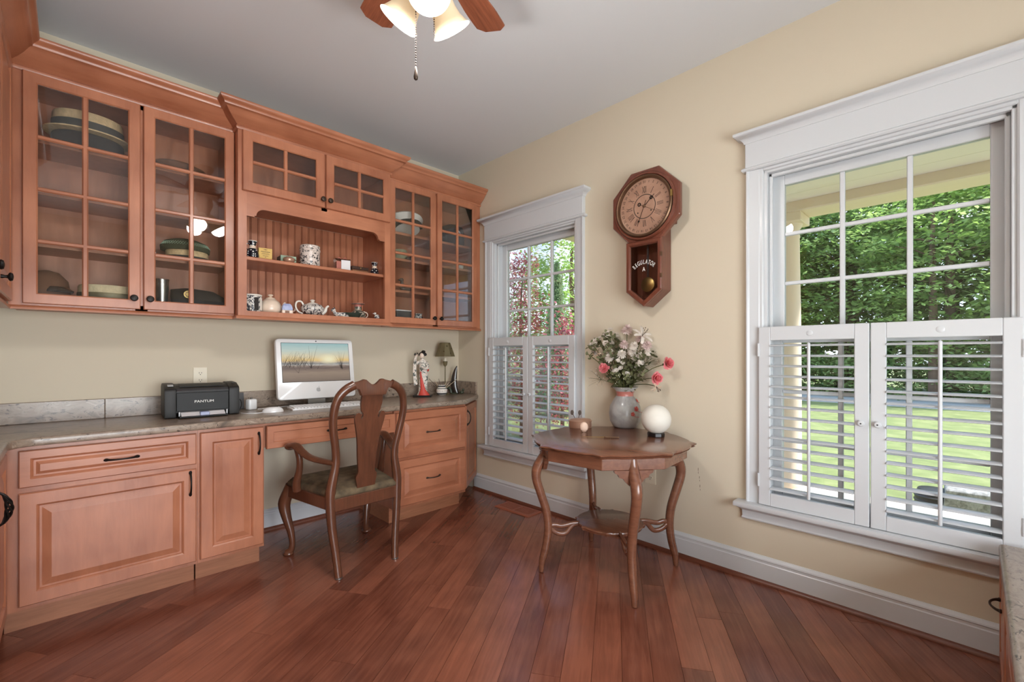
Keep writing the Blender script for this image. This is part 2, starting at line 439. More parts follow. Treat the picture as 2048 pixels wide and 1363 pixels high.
# ---------------------------------------------------------------- mesh helpers
class MB:
    def __init__(s):
        s.v = []; s.f = []
    def add(s, vs, fs):
        n = len(s.v)
        s.v += [tuple(v) for v in vs]
        s.f += [tuple(i + n for i in f) for f in fs]
        return s
    def box(s, x0, x1, y0, y1, z0, z1):
        x0, x1 = min(x0, x1), max(x0, x1); y0, y1 = min(y0, y1), max(y0, y1); z0, z1 = min(z0, z1), max(z0, z1)
        v = [(x, y, z) for z in (z0, z1) for y in (y0, y1) for x in (x0, x1)]
        return s.add(v, [(0, 2, 3, 1), (4, 5, 7, 6), (0, 1, 5, 4), (2, 6, 7, 3), (0, 4, 6, 2), (1, 3, 7, 5)])
    def rings(s, rs, cap0=True, cap1=True, loop=False):
        n = len(rs[0]); vs = []; fs = []
        for r in rs:
            vs += r
        m = len(rs)
        for k in range(m if loop else m - 1):
            a = k * n; b = ((k + 1) % m) * n
            for i in range(n):
                j = (i + 1) % n
                fs.append((a + i, a + j, b + j, b + i))
        if not loop:
            if cap0: fs.append(tuple(range(n - 1, -1, -1)))
            if cap1: fs.append(tuple((m - 1) * n + i for i in range(n)))
        return s.add(vs, fs)
    def prism(s, poly, a0, a1, axis='z'):
        def P(u, w, h):
            return (u, w, h) if axis == 'z' else ((u, h, w) if axis == 'y' else (h, u, w))
        return s.rings([[P(u, w, a0) for u, w in poly], [P(u, w, a1) for u, w in poly]])
    def lathe(s, prof, n=24, c=(0, 0, 0), axis='z', arc=None):
        rs = []
        for r, h in prof:
            ring = []
            for i in range(n):
                a = 2 * PI * i / n
                u, w = r * math.cos(a), r * math.sin(a)
                if axis == 'z': p = (c[0] + u, c[1] + w, c[2] + h)
                elif axis == 'y': p = (c[0] + u, c[1] + h, c[2] + w)
                else: p = (c[0] + h, c[1] + u, c[2] + w)
                ring.append(p)
            rs.append(ring)
        return s.rings(rs)
    def tube(s, pts, r, n=8, flat=None, up=None):
        """swept tube; r scalar or list; flat = (su, sv) scale of the cross-section"""
        pts = [Vector(p) for p in pts]
        m = len(pts)
        rr = r if isinstance(r, (list, tuple)) else [r] * m
        rs = []
        prev = None
        for i, p in enumerate(pts):
            d = (pts[min(i + 1, m - 1)] - pts[max(i - 1, 0)])
            if d.length < 1e-9: d = Vector((0, 0, 1))
            d.normalize()
            if prev is None:
                ref = Vector(up) if up else (Vector((0, 0, 1)) if abs(d.z) < 0.9 else Vector((1, 0, 0)))
                u = d.cross(ref).normalized()
            else:
                u = (prev - d * prev.dot(d))
                u = u.normalized() if u.length > 1e-6 else d.orthogonal().normalized()
            prev = u
            w = d.cross(u)
            su, sv = flat or (1, 1)
            rs.append([tuple(p + u * (math.cos(2 * PI * (k + .5) / n) * rr[i] * su) + w * (math.sin(2 * PI * (k + .5) / n) * rr[i] * sv)) for k in range(n)])
        return s.rings(rs)
    def sphere(s, c, r, n=16, m=10, sc=(1, 1, 1)):
        rs = []
        for j in range(1, m):
            t = PI * j / m
            rs.append([(c[0] + r * sc[0] * math.sin(t) * math.cos(2 * PI * i / n), c[1] + r * sc[1] * math.sin(t) * math.sin(2 * PI * i / n), c[2] - r * sc[2] * math.cos(t)) for i in range(n)])
        k = len(s.v)
        s.rings(rs, False, False)
        b = len(s.v)
        s.v += [(c[0], c[1], c[2] - r * sc[2]), (c[0], c[1], c[2] + r * sc[2])]
        for i in range(n):
            j = (i + 1) % n
            s.f.append((b, k + j, k + i))
            s.f.append((b + 1, k + (m - 2) * n + i, k + (m - 2) * n + j))
        return s
    def sweep(s, path, prof, side=1):
        """mitred moulding: path = plan polyline, prof = [(out, z)] closed section, out = to the right of travel"""
        m = len(path); rs = []
        for i in range(m):
            p = Vector(path[i])
            dirs = []
            if i > 0: dirs.append((p - Vector(path[i - 1])).normalized())
            if i < m - 1: dirs.append((Vector(path[i + 1]) - p).normalized())
            ns = [Vector((d.y, -d.x)) * side for d in dirs]
            if len(ns) == 1: o = ns[0]
            else:
                o = ns[0] + ns[1]
                o = o / max(0.2, o.dot(ns[0]))
            rs.append([(p.x + o.x * d, p.y + o.y * d, z) for d, z in prof])
        return s.rings(rs)
    def xf(s, M):
        s.v = [tuple(M @ Vector(v)) for v in s.v]
        return s
    def build(s, name, mat, parent=None, smooth=None, bevel=0, seg=1, kind=None):
        me = bpy.data.meshes.new(name)
        me.from_pydata(s.v, [], s.f)
        bm = bmesh.new(); bm.from_mesh(me)
        bmesh.ops.recalc_face_normals(bm, faces=bm.faces[:])
        if bevel:
            es = [e for e in bm.edges if len(e.link_faces) == 2 and e.calc_face_angle(0) > R(30)]
            bmesh.ops.bevel(bm, geom=es, offset=bevel, segments=seg, affect='EDGES', profile=0.6, clamp_overlap=True)
        bm.to_mesh(me); bm.free()
        if smooth is not None:
            me.polygons.foreach_set('use_smooth', [True] * len(me.polygons))
            me.set_sharp_from_angle(angle=R(smooth))
        if mat: me.materials.append(MATS[mat])
        o = bpy.data.objects.new(name, me)
        COL.objects.link(o)
        if parent: o.parent = parent
        if kind: o['kind'] = kind
        return o
def tag(o, label=None, cat=None, group=None, kind=None):
    if label: o['label'] = label
    if cat: o['category'] = cat
    if group: o['group'] = group
    if kind: o['kind'] = kind
    return o
def thing(name, label, cat, loc=(0, 0, 0), rz=0.0, group=None, kind=None):
    o = bpy.data.objects.new(name, None)
    o.empty_display_size = 0.05
    COL.objects.link(o)
    o.location = loc
    o.rotation_euler = (0, 0, rz)
    return tag(o, label, cat, group, kind)
def single(name, label, cat, mb, mat, loc=(0, 0, 0), rz=0.0, group=None, **kw):
    o = mb.build(name, mat, **kw)
    o.location = loc
    o.rotation_euler = (0, 0, rz)
    return tag(o, label, cat, group)
def text_mb(txt, size, M, extrude=0.0006, align='CENTER'):
    c = bpy.data.curves.new('t', 'FONT')
    c.body = txt; c.size = size; c.extrude = extrude; c.align_x = align; c.align_y = 'CENTER'
    o = bpy.data.objects.new('t', c)
    COL.objects.link(o)
    bpy.context.view_layer.update()
    dg = bpy.context.evaluated_depsgraph_get()
    me = bpy.data.meshes.new_from_object(o.evaluated_get(dg))
    mb = MB()
    mb.add([tuple(M @ v.co) for v in me.vertices], [tuple(p.vertices) for p in me.polygons])
    bpy.data.objects.remove(o); bpy.data.curves.remove(c); bpy.data.meshes.remove(me)
    return mb
# a frame whose text/flat art faces local -y (x across, z up)
FACE = Matrix(((1, 0, 0, 0), (0, 0, -1, 0), (0, 1, 0, 0), (0, 0, 0, 1)))
def smoothpath(pts, k=6):
    """Catmull-Rom through the points"""
    P = [Vector(p) for p in pts]
    out = []
    for i in range(len(P) - 1):
        p0 = P[max(i - 1, 0)]; p1 = P[i]; p2 = P[i + 1]; p3 = P[min(i + 2, len(P) - 1)]
        for j in range(k):
            t = j / k
            out.append(0.5 * ((2 * p1) + (p2 - p0) * t + (2 * p0 - 5 * p1 + 4 * p2 - p3) * t * t + (3 * p1 - p0 - 3 * p2 + p3) * t ** 3))
    out.append(P[-1])
    return out
def lerp_list(vals, k, n):
    out = []
    for i in range(len(vals) - 1):
        for j in range(k):
            out.append(vals[i] + (vals[i + 1] - vals[i]) * j / k)
    out.append(vals[-1])
    return out[:n]
# ================================================================= THE ROOM
XW, YS, H = -3.2, -4.7, 2.728          # west wall, south wall, ceiling height
WIN = {1: -0.888, 2: -2.903}          # window centres along the east wall
OH = 0.425                            # half width of a window opening
ZB, ZT = 0.385, 2.055                 # opening bottom and top

# floor: sub-floor slab and diagonal planks
fl = MB().box(XW - .15, .15, YS - .15, .15, -.12, -.006).build('floor', 'floor_wood')
tag(fl, 'reddish brown hardwood floor of wide planks laid diagonally', kind='structure')
def clip(poly, x0, x1, y0, y1):
    def cut(p, f, inter):
        out = []
        for i in range(len(p)):
            a, b = p[i - 1], p[i]
            if f(b):
                if not f(a): out.append(inter(a, b))
                out.append(b)
            elif f(a): out.append(inter(a, b))
        return out
    def ix(X): return lambda a, b: (X, a[1] + (b[1] - a[1]) * (X - a[0]) / (b[0] - a[0]))
    def iy(Y): return lambda a, b: (a[0] + (b[0] - a[0]) * (Y - a[1]) / (b[1] - a[1]), Y)
    for f, g in ((lambda p: p[0] >= x0, ix(x0)), (lambda p: p[0] <= x1, ix(x1)), (lambda p: p[1] >= y0, iy(y0)), (lambda p: p[1] <= y1, iy(y1))):
        if len(poly) < 3: return []
        poly = cut(poly, f, g)
    return poly
PA = R(33.0)
pdx, pdy = Vector((math.cos(PA), math.sin(PA))), Vector((-math.sin(PA), math.cos(PA)))
PW = 0.106
rnd = random.Random(3)
for row in range(-42, 26):
    o0 = row * PW
    u = -7.0 + rnd.uniform(0, 1.2)
    while u < 4.5:
        L = rnd.uniform(0.7, 1.7)
        g = 0.0007
        q = [pdx * a + pdy * b for a, b in ((u + g, o0 + g), (u + L - g, o0 + g), (u + L - g, o0 + PW - g), (u + g, o0 + PW - g))]
        poly = clip([(p.x, p.y) for p in q], -2.74, -0.001, -3.9, -0.001)
        u += L
        if len(poly) < 3: continue
        cx = sum(p[0] for p in poly) / len(poly); cy = sum(p[1] for p in poly) / len(poly)
        area = abs(sum(poly[i - 1][0] * poly[i][1] - poly[i][0] * poly[i - 1][1] for i in range(len(poly)))) / 2
        if area < 0.0008: continue
        c, s_ = math.cos(-PA), math.sin(-PA)
        loc = [((x - cx) * c - (y - cy) * s_, (x - cx) * s_ + (y - cy) * c) for x, y in poly]
        lift = rnd.uniform(0, 0.00035)
        b = MB().prism(loc, -.006, lift).build('plank', 'floor_wood', fl)
        b.location = (cx, cy, 0); b.rotation_euler = (0, 0, PA)

ce = MB().box(XW - .15, .15, YS - .15, .15, H, H + .12).build('ceiling', 'ceiling_paint')
tag(ce, 'smooth white painted ceiling of the study', kind='structure')
def wallmb(): return MB()
wn = MB().box(XW - .15, .16, 0, .15, -.1, H + .05).build('wall_north', 'wall_paint')
tag(wn, 'beige painted wall behind the desk and cabinets', kind='structure')
ww = MB().box(XW - .15, XW, YS, 0, -.1, H + .05).build('wall_west', 'wall_paint')
tag(ww, 'beige painted wall behind the side cabinets', kind='structure')
m = MB()
ys = [0.0]
for k in (1, 2):
    c = WIN[k]
    m.box(0, .16, c + OH, ys[-1], -.1, H + .05)
    m.box(0, .16, c - OH, c + OH, -.1, ZB)
    m.box(0, .16, c - OH, c + OH, ZT, H + .05)
    ys.append(c - OH)
m.box(0, .16, YS - .15, ys[-1], -.1, H + .05)
we = m.build('wall_east', 'wall_paint')
tag(we, 'beige painted wall with the two shuttered windows', kind='structure')
for (y, z, dy, dz) in ((-2.150, .505, .0012, .008), (-2.1505, .487, .001, .006), (-2.157, .462, .0012, .006), (-2.158, .445, .001, .004), (-2.160, .415, .0012, .007), (-2.161, .395, .001, .004)):
    MB().box(-.0006, 0, y - dy, y + dy, z - dz, z + dz).build('scuff_mark', 'scuff', we)
# unseen south wall with made-up low glazed doors added for the fill light
DX0, DX1, DZ = -3.05, -1.05, 1.76
m = MB()
m.box(XW - .15, DX0, YS - .15, YS, -.1, H + .05).box(DX1, .16, YS - .15, YS, -.1, H + .05).box(DX0, DX1, YS - .15, YS, DZ, H + .05)
ws = m.build('wall_south', 'wall_paint')
tag(ws, 'beige painted wall with the added low glazed doors opposite the desk', kind='structure')
gd = thing('added_door_1', 'added low white glazed doors framing the fill light opposite the desk', None, kind='structure')
m = MB()
m.box(DX0 - .1, DX0, YS, YS + .025, 0, DZ + .1).box(DX1, DX1 + .1, YS, YS + .025, 0, DZ + .1).box(DX0, DX1, YS, YS + .025, DZ, DZ + .1)
m.build('door_casing', 'trim_white', gd)
for i in range(3):
    a = DX0 + (DX1 - DX0) * i / 3; b = DX0 + (DX1 - DX0) * (i + 1) / 3
    m = MB()
    y0, y1 = YS + .06, YS + .10
    m.box(a, a + .1, y0, y1, 0, DZ).box(b - .1, b, y0, y1, 0, DZ).box(a, b, y0, y1, DZ - .12, DZ).box(a, b, y0, y1, 0, .22)
    for q in range(1, 5):
        z = .22 + (DZ - .34) * q / 5
        m.box(a + .1, b - .1, y0, y1, z - .012, z + .012)
    m.box((a + b) / 2 - .012, (a + b) / 2 + .012, y0, y1, .22, DZ - .12)
    m.build('door_leaf', 'sash_white', gd)

# baseboards with a wooden shoe moulding
BB = [(0, 0), (.016, 0), (.016, .098), (.013, .102), (.013, .112), (.017, .116), (.015, .122), (.006, .130), (.004, .134), (0, .134)]
SH = [(.016, 0), (.032, 0), (.032, .006), (.028, .014), (.016, .020)]
def baseboard(name, path, label):
    o = MB().sweep(path, BB).build(name, 'trim_white', smooth=25)
    tag(o, label, kind='structure')
    MB().sweep(path, SH).build('shoe_molding', 'shoe_wood', o, smooth=40)
baseboard('baseboard_east', [(0, -.235), (0, -3.29)], 'white baseboard with brown shoe moulding under the windows')
baseboard('baseboard_north', [(-1.725, 0), (-.94, 0)], 'white baseboard at the back of the desk knee space')

# ----------------------------------------------------------------- windows (local: x right as seen from inside, -y into the room)
def window(n, c):
    t = thing('window_%d' % n, 'white trimmed double-hung window beside the %s' % ('cabinets' if n == 1 else 'granite bench'), None, (0, c, 0), R(-90), kind='structure')
    W2 = OH
    CW = 0.075
    # jamb liner through the wall
    m = MB()
    m.box(-W2, -W2 + .018, -.004, .15, ZB, ZT).box(W2 - .018, W2, -.004, .15, ZB, ZT).box(-W2, W2, -.004, .15, ZT - .018, ZT).box(-W2, W2, -.004, .15, ZB, ZB + .012)
    m.build('jamb', 'trim_white', t, bevel=.002)
    # stops
    m = MB()
    for s in (-1, 1):
        m.box(s * (W2 - .018), s * (W2 - .034), .022, .042, ZB, ZT - .018)
    m.box(-W2 + .018, W2 - .018, .022, .042, ZT - .034, ZT - .018)
    m.build('stop', 'trim_white', t, bevel=.003)
    # side casings: stepped section
    for s in (-1, 1):
        m = MB()
        sec = [(0, 0), (0, -.012), (.006, -.017), (.016, -.017), (.020, -.020), (CW - .014, -.024), (CW - .006, -.030), (CW, -.030), (CW, 0)]
        poly = [(s * (W2 - .004 + a), b) for a, b in sec]
        m.prism(poly, ZB + .002, ZT + .006)
        m.build('casing', 'trim_white', t, smooth=30)
    # head: inner moulding, bead, frieze board, crown cap
    HW = W2 + CW - .004
    m = MB().box(-W2 + .002, W2 - .002, -.017, 0, ZT - .006, ZT + .03)
    m.build('head_casing', 'trim_white', t, bevel=.003)
    MB().sweep([(-HW - .012, 0), (-HW - .012, -.028), (HW + .012, -.028), (HW + .012, 0)], [(-.02, ZT + .006), (.004, ZT + .006), (.010, ZT + .012), (.010, ZT + .018), (.004, ZT + .024), (-.02, ZT + .024)]).build('head_bead', 'trim_white', t, smooth=40)
    MB().box(-HW - .004, HW + .004, -.034, 0, ZT + .024, ZT + .150).build('frieze', 'trim_white', t, bevel=.002)
    MB().sweep([(-HW - .004, 0), (-HW - .004, -.034), (HW + .004, -.034), (HW + .004, 0)],
               [(-.03, ZT + .142), (.004, ZT + .142), (.006, ZT + .150), (.012, ZT + .158), (.022, ZT + .166), (.036, ZT + .172), (.044, ZT + .180), (.044, ZT + .192), (-.03, ZT + .192)]).build('head_crown', 'trim_white', t, smooth=35)
    # stool and apron
    m = MB().prism([(-HW - .05, 0), (-HW - .05, -.075), (HW + .05, -.075), (HW + .05, 0), (W2, 0), (W2, .1), (-W2, .1), (-W2, 0)], ZB - .012, ZB + .012)
    m.build('sill', 'trim_white', t, bevel=.006, seg=2, smooth=40)
    MB().sweep([(-HW - .018, 0), (-HW - .018, -.02), (HW + .018, -.02), (HW + .018, 0)],
               [(-.02, ZB - .012), (.026, ZB - .012), (.022, ZB - .022), (.010, ZB - .030), (.004, ZB - .036), (.002, ZB - .064), (.006, ZB - .072), (.004, ZB - .078), (-.02, ZB - .078)]).build('apron', 'trim_white', t, smooth=35)
    # two sashes of three by three panes
    for nm, z0, z1, y in (('upper_sash', 1.205, ZT - .018, .085), ('lower_sash', ZB + .012, 1.245, .048)):
        st, rail = .052, .05
        bot = .075 if nm == 'lower_sash' else .042
        x0, x1 = -W2 + .018, W2 - .018
        m = MB().box(x0, x0 + st, y, y + .035, z0, z1).box(x1 - st, x1, y, y + .035, z0, z1).box(x0 + st, x1 - st, y, y + .035, z0, z0 + bot).box(x0 + st, x1 - st, y, y + .035, z1 - rail, z1)
        sash = m.build(nm, 'sash_white', t, bevel=.003)
        gx0, gx1, gz0, gz1 = x0 + st, x1 - st, z0 + bot, z1 - rail
        for q in (1, 2):
            x = gx0 + (gx1 - gx0) * q / 3
            MB().box(x - .010, x + .010, y + .006, y + .028, gz0, gz1).build('muntin', 'sash_white', sash, bevel=.003)
            z = gz0 + (gz1 - gz0) * q / 3
            MB().box(gx0, gx1, y + .007, y + .027, z - .009, z + .009).build('muntin', 'sash_white', sash, bevel=.003)
        for i in range(3):
            for j in range(3):
                xa = gx0 + (gx1 - gx0) * i / 3; xb = gx0 + (gx1 - gx0) * (i + 1) / 3
                za = gz0 + (gz1 - gz0) * j / 3; zb = gz0 + (gz1 - gz0) * (j + 1) / 3
                MB().box(xa, xb, y + .016, y + .019, za, zb).build('pane', 'window_glass', sash)
    return t
for n, c in WIN.items():
    window(n, c)

# ----------------------------------------------------------------- cafe shutters, each panel its own thing
slat_mesh = None
def shutter(c, x0, x1, knob_side, label):
    global slat_mesh
    t = thing('shutter_panel', label, 'shutter', (-.026, c, 0), R(-90), 'white louvred shutters on the windows')
    z0, z1 = ZB + .014, 1.272
    st, tr, br = .052, .066, .062
    y0, y1 = -.013, .013
    MB().box(x0, x0 + st, y0, y1, z0, z1).build('stile', 'trim_white', t, bevel=.003)
    MB().box(x1 - st, x1, y0, y1, z0, z1).build('stile', 'trim_white', t, bevel=.003)
    m = MB().box(x0 + st, x1 - st, y0, y1, z1 - tr, z1)
    m.build('top_rail', 'trim_white', t, bevel=.002)
    MB().box(x0 + st, x1 - st, y0, y1, z0, z0 + br).build('bottom_rail', 'trim_white', t, bevel=.002)
    a, b = z0 + br, z1 - tr
    n = 15
    w = (x1 - x0 - 2 * st) / 2
    cx = (x0 + x1) / 2
    prof = [(.0245 * math.cos(q), .0048 * math.sin(q)) for q in [2 * PI * i / 12 for i in range(12)]]
    me = None
    for i in range(n):
        z = a + (b - a) * (i + .5) / n
        if me is None:
            o = MB().prism(prof, -w + .001, w - .001, 'x').build('louver', 'trim_white', t, smooth=50)
            me = o.data
        else:
            o = bpy.data.objects.new('louver', me); COL.objects.link(o); o.parent = t
        o.location = (cx, 0, z)
        o.rotation_euler = (R(7), 0, 0)
    MB().lathe([(.0, a + .012 - .004), (.0068, a + .012), (.0068, b - .018), (.0, b - .012)], 10, (cx, -.031, 0)).build('tilt_rod', 'trim_white', t, smooth=40)
    MB().lathe([(.013, .002), (.013, -.001), (.010, -.0025), (.002, -.003)], 16, (cx, -.0135, z1 - .036), 'y').build('rod_catch', 'trim_white', t, smooth=40)
    kx = x1 - st / 2 if knob_side > 0 else x0 + st / 2
    k = MB().lathe([(.005, -.013), (.005, -.020), (.012, -.024), (.0135, -.030), (.010, -.035), (.003, -.036)], 14, (kx, 0, .842), 'y').build('knob', 'trim_white', t, smooth=40)
    MB().lathe([(.003, -.0355), (.003, -.037)], 8, (kx, 0, .842), 'y').build('knob_screw', 'slot_dark', k)
    hx = x0 if knob_side > 0 else x1
    for z in (.52, 1.16):
        MB().lathe([(.005, -.032), (.005, .032)], 8, (hx, -.014, z)).build('hinge', 'trim_white', t, smooth=40)
for n, c in WIN.items():
    who = 'the cabinets' if n == 1 else 'the granite bench'
    shutter(c, -.436, -.002, 1, ('white louvred shutter of the window by the cabinets, hinged on the cabinet side' if n == 1 else 'white louvred shutter of the window by the bench, hinged on the clock side'))
    shutter(c, .002, .436, -1, ('white louvred shutter of the window by the cabinets, hinged on the clock side' if n == 1 else 'white louvred shutter of the window by the bench, hinged on the bench side'))

# ================================================================= CABINETS
def knob(parent, x, y, z, mat='black_iron', r=.016):
    return MB().lathe([(.007, 0), (.007, -.004), (.005, -.010), (.006, -.016), (r * .9, -.020), (r, -.024), (r * .8, -.029), (r * .3, -.031)], 14, (x, y, z), 'y').build('knob', mat, parent, smooth=40)
def pull(parent, x, y, z, L=.104, vertical=False, mat='black_iron'):
    pts, rr = [], []
    for i in range(17):
        s = i / 16
        a = (s - .5) * L
        out = .026 * math.sin(PI * s) ** .55 if 0 < s < 1 else 0
        pts.append((x, y - out, z + a) if vertical else (x + a, y - out, z))
        rr.append(.0048 - .0014 * math.sin(PI * s) + (.002 if s in (0, 1) else 0))
    m = MB().tube(pts, rr, 8)
    for e in (-.5, .5):
        p = (x, y, z + e * L) if vertical else (x + e * L, y, z)
        m.sphere((p[0], p[1] - .002, p[2]), .007, 8, 6, (1.5 if not vertical else 1, .6, 1.5 if vertical else 1))
    return m.build('pull', mat, parent, smooth=50)
def rect_ring(x0, x1, z0, z1, i, y): return [(x0 + i, y, z0 + i), (x1 - i, y, z0 + i), (x1 - i, y, z1 - i), (x0 + i, y, z1 - i)]
def panel_door(parent, x0, x1, z0, z1, y, st=.056, mat='maple', name='door'):
    """raised panel front: stiles and rails, sunk field, bevelled raised panel"""
    s = min(st, (z1 - z0) * .26)
    pr = [(0, y), (0, y - .015), (.004, y - .020), (s - .006, y - .020), (s, y - .015), (s + .003, y - .010), (s + .010, y - .010), (s + .038 if (z1 - z0) > .2 else s + .022, y - .0185)]
    d = MB().rings([rect_ring(x0, x1, z0, z1, i, yy) for i, yy in pr]).build(name, mat, parent)
    return d
def glass_door(parent, x0, x1, z0, z1, y, cols, rows, st=.047, knobx=None, knobz=None, kmat='black_iron'):
    pr = [(0, y), (0, y - .015), (.003, y - .020), (st - .005, y - .020), (st, y - .015), (st, y)]
    d = MB().rings([rect_ring(x0, x1, z0, z1, i, yy) for i, yy in pr], loop=True).build('door', 'maple', parent)
    gx0, gx1, gz0, gz1 = x0 + st, x1 - st, z0 + st, z1 - st
    for q in range(1, cols):
        x = gx0 + (gx1 - gx0) * q / cols
        MB().prism([(x - .011, y - .004), (x - .011, y - .011), (x - .006, y - .018), (x + .006, y - .018), (x + .011, y - .011), (x + .011, y - .004)], gz0, gz1).build('muntin', 'maple', d)
    for q in range(1, rows):
        z = gz0 + (gz1 - gz0) * q / rows
        MB().prism([(y - .004, z - .010), (y - .011, z - .010), (y - .0176, z - .005), (y - .0176, z + .005), (y - .011, z + .010), (y - .004, z + .010)], gx0, gx1, 'x').build('muntin', 'maple_h', d)
    for i in range(cols):
        for j in range(rows):
            MB().box(gx0 + (gx1 - gx0) * i / cols, gx0 + (gx1 - gx0) * (i + 1) / cols, y - .010, y - .007, gz0 + (gz1 - gz0) * j / rows, gz0 + (gz1 - gz0) * (j + 1) / rows).build('pane', 'cabinet_glass', d)
    if knobx is not None:
        knob(d, knobx, y - .02, knobz, kmat)
    return d
CROWN = [(-.02, 2.3800), (.006, 2.3800), (.010, 2.3866), (.010, 2.3954), (.004, 2.4020), (.010, 2.4064), (.020, 2.4152), (.034, 2.4240), (.052, 2.4394), (.066, 2.4570), (.072, 2.4636), (.080, 2.4658), (.082, 2.4746), (.088, 2.4812), (.096, 2.4856), (.102, 2.4944), (.102, 2.5032), (-.02, 2.5032)]
RAIL = [(-.018, 1.336), (.010, 1.336), (.012, 1.344), (.008, 1.350), (.004, 1.354), (-.018, 1.358)]
ZU0, ZU1 = 1.350, 2.390
SHELVES = (1.635, 1.872, 2.105)
def upper_case(t, x0, x1, yf, shelves, nos=.0):
    """open box of a wall cabinet in world coordinates, face at yf"""
    th = .018
    MB().box(x0, x0 + th, yf + .02, -.002, ZU0, ZU1).build('side_panel', 'maple_in', t)
    MB().box(x1 - th, x1, yf + .02, -.002, ZU0, ZU1).build('side_panel', 'maple_in', t)
    MB().box(x0 + th, x1 - th, yf + .02, -.002, ZU1 - th, ZU1).build('top_panel', 'maple_in', t)
    MB().box(x0 + th, x1 - th, yf + .02, -.002, ZU0, ZU0 + .025).build('bottom_panel', 'maple_in', t)
    MB().box(x0 + th, x1 - th, -.010, -.002, ZU0 + .025, ZU1 - th).build('back_panel', 'maple_in', t)
    for z in shelves:
        MB().box(x0 + th, x1 - th, yf + .045, -.010, z - .009, z + .009).build('shelf', 'maple_in', t)
YU = -.30      # frame plane of the wall cabinets (doors stand 20 mm proud)
YC = -.38      # frame plane of the projecting centre unit
# --- left glazed unit
t = thing('upper_cabinet', 'glazed maple wall cabinet displaying the boater hat, next to the corner', 'cabinet', group='wall cabinets over the desk')
upper_case(t, -2.66, -1.816, YU, SHELVES)
m = MB().box(-2.668, -2.612, YU, YU + .02, ZU0, ZU1).box(-2.245, -2.197, YU, YU + .02, ZU0, ZU1).box(-1.836, -1.816, YU, YU + .02, ZU0, ZU1).box(-2.612, -1.836, YU, YU + .02, ZU0, ZU0 + .03).box(-2.612, -1.836, YU, YU + .02, ZU1 - .03, ZU1)
m.build('face_frame', 'maple', t)
glass_door(t, -2.626, -2.226, 1.362, 2.380, YU, 2, 4, knobx=-2.252, knobz=1.414)
glass_door(t, -2.214, -1.818, 1.362, 2.380, YU, 2, 4, knobx=-2.190, knobz=1.414)
MB().sweep([(-2.668, YU), (-1.816, YU)], CROWN).build('crown_molding', 'maple_h', t, smooth=35)
MB().sweep([(-2.668, YU), (-1.816, YU)], RAIL).build('light_rail', 'maple_h', t, smooth=35)
# --- projecting centre unit
t = thing('display_hutch', 'projecting maple hutch with open arched display shelves and small glazed doors', 'cabinet', group='wall cabinets over the desk')
cx0, cx1 = -1.815, -.887
th = .018
for a, b in ((cx0, cx0 + th), (cx1 - th, cx1)):
    MB().box(a, b, YC + .02, -.002, ZU0, ZU1).build('side_panel', 'maple', t)
MB().box(cx0 + th, cx1 - th, YC + .02, -.002, ZU1 - th, ZU1).build('top_panel', 'maple_in', t)
MB().box(cx0 + th, cx1 - th, YC + .02, -.002, 1.352, 1.382).build('bottom_panel', 'maple_h', t, bevel=.002)
MB().box(cx0 + th, cx1 - th, YC + .03, -.020, 2.010, 2.034).build('divider_panel', 'maple_in', t)
MB().box(cx0 + th, cx1 - th, YC + .03, -.020, 1.672, 1.692).build('shelf', 'maple_h', t, bevel=.003)
MB().box(cx0 + th, cx1 - th, -.010, -.002, 2.034, ZU1 - th).build('back_panel', 'maple_in', t)
# beadboard back: one board after the other, each with its bead
nb = 20
bw = (cx1 - cx0 - 2 * th) / nb
prof = [(.0006, -.002), (.0006, -.006), (.0022, -.0125), (.0056, -.0125), (.0072, -.006), (.0088, -.013), (bw - .002, -.013), (bw - .0006, -.007), (bw - .0006, -.002)]
bo = MB().prism(prof, 1.382, 2.010).build('bead_board', 'maple', t)
bo.location = (cx0 + th, 0, 0)
for i in range(1, nb):
    o = bpy.data.objects.new('bead_board', bo.data); COL.objects.link(o); o.parent = t
    o.location = (cx0 + th + i * bw, 0, 0)
# face frame: stiles, rails and the arched valance
m = MB().box(cx0, -1.772, YC, YC + .02, ZU0, ZU1).box(-.928, cx1, YC, YC + .02, ZU0, ZU1).box(-1.772, -.928, YC, YC + .02, ZU0, 1.382).box(-1.772, -.928, YC, YC + .02, ZU1 - .03, ZU1).box(-1.36, -1.325, YC, YC + .02, 2.03, ZU1 - .03)
m.build('face_frame', 'maple', t)
def arch_pts():
    L, Rr, zs, zt = -1.772, -.928, 1.912, 1.962
    p = [(L, 2.052), (L, zs), (L + .038, zs), (L + .040, zs + .006)]
    for i in range(9):
        a = R(180 - 90 * i / 8)
        p.append((L + .048 + .045 + .045 * math.cos(a), zs + .008 + (zt - zs - .008) * math.sin(a)))
    q = [(Rr - (x - L), z) for x, z in reversed(p)]
    return p + q
MB().prism(arch_pts(), YC, YC + .02, 'y').build('arched_valance', 'maple_h', t)
glass_door(t, -1.796, -1.347, 2.047, 2.380, YC, 2, 2, st=.052, knobx=-1.362, knobz=2.092, kmat='bronze_dark')
glass_door(t, -1.337, -.896, 2.047, 2.380, YC, 2, 2, st=.052, knobx=-1.318, knobz=2.092, kmat='bronze_dark')
MB().sweep([(cx0, -.22), (cx0, YC), (cx1, YC), (cx1, -.22)], CROWN).build('crown_molding', 'maple_h', t, smooth=35)
MB().sweep([(cx0, -.28), (cx0, YC), (cx1, YC), (cx1, -.28)], RAIL).build('light_rail', 'maple_h', t, smooth=35)
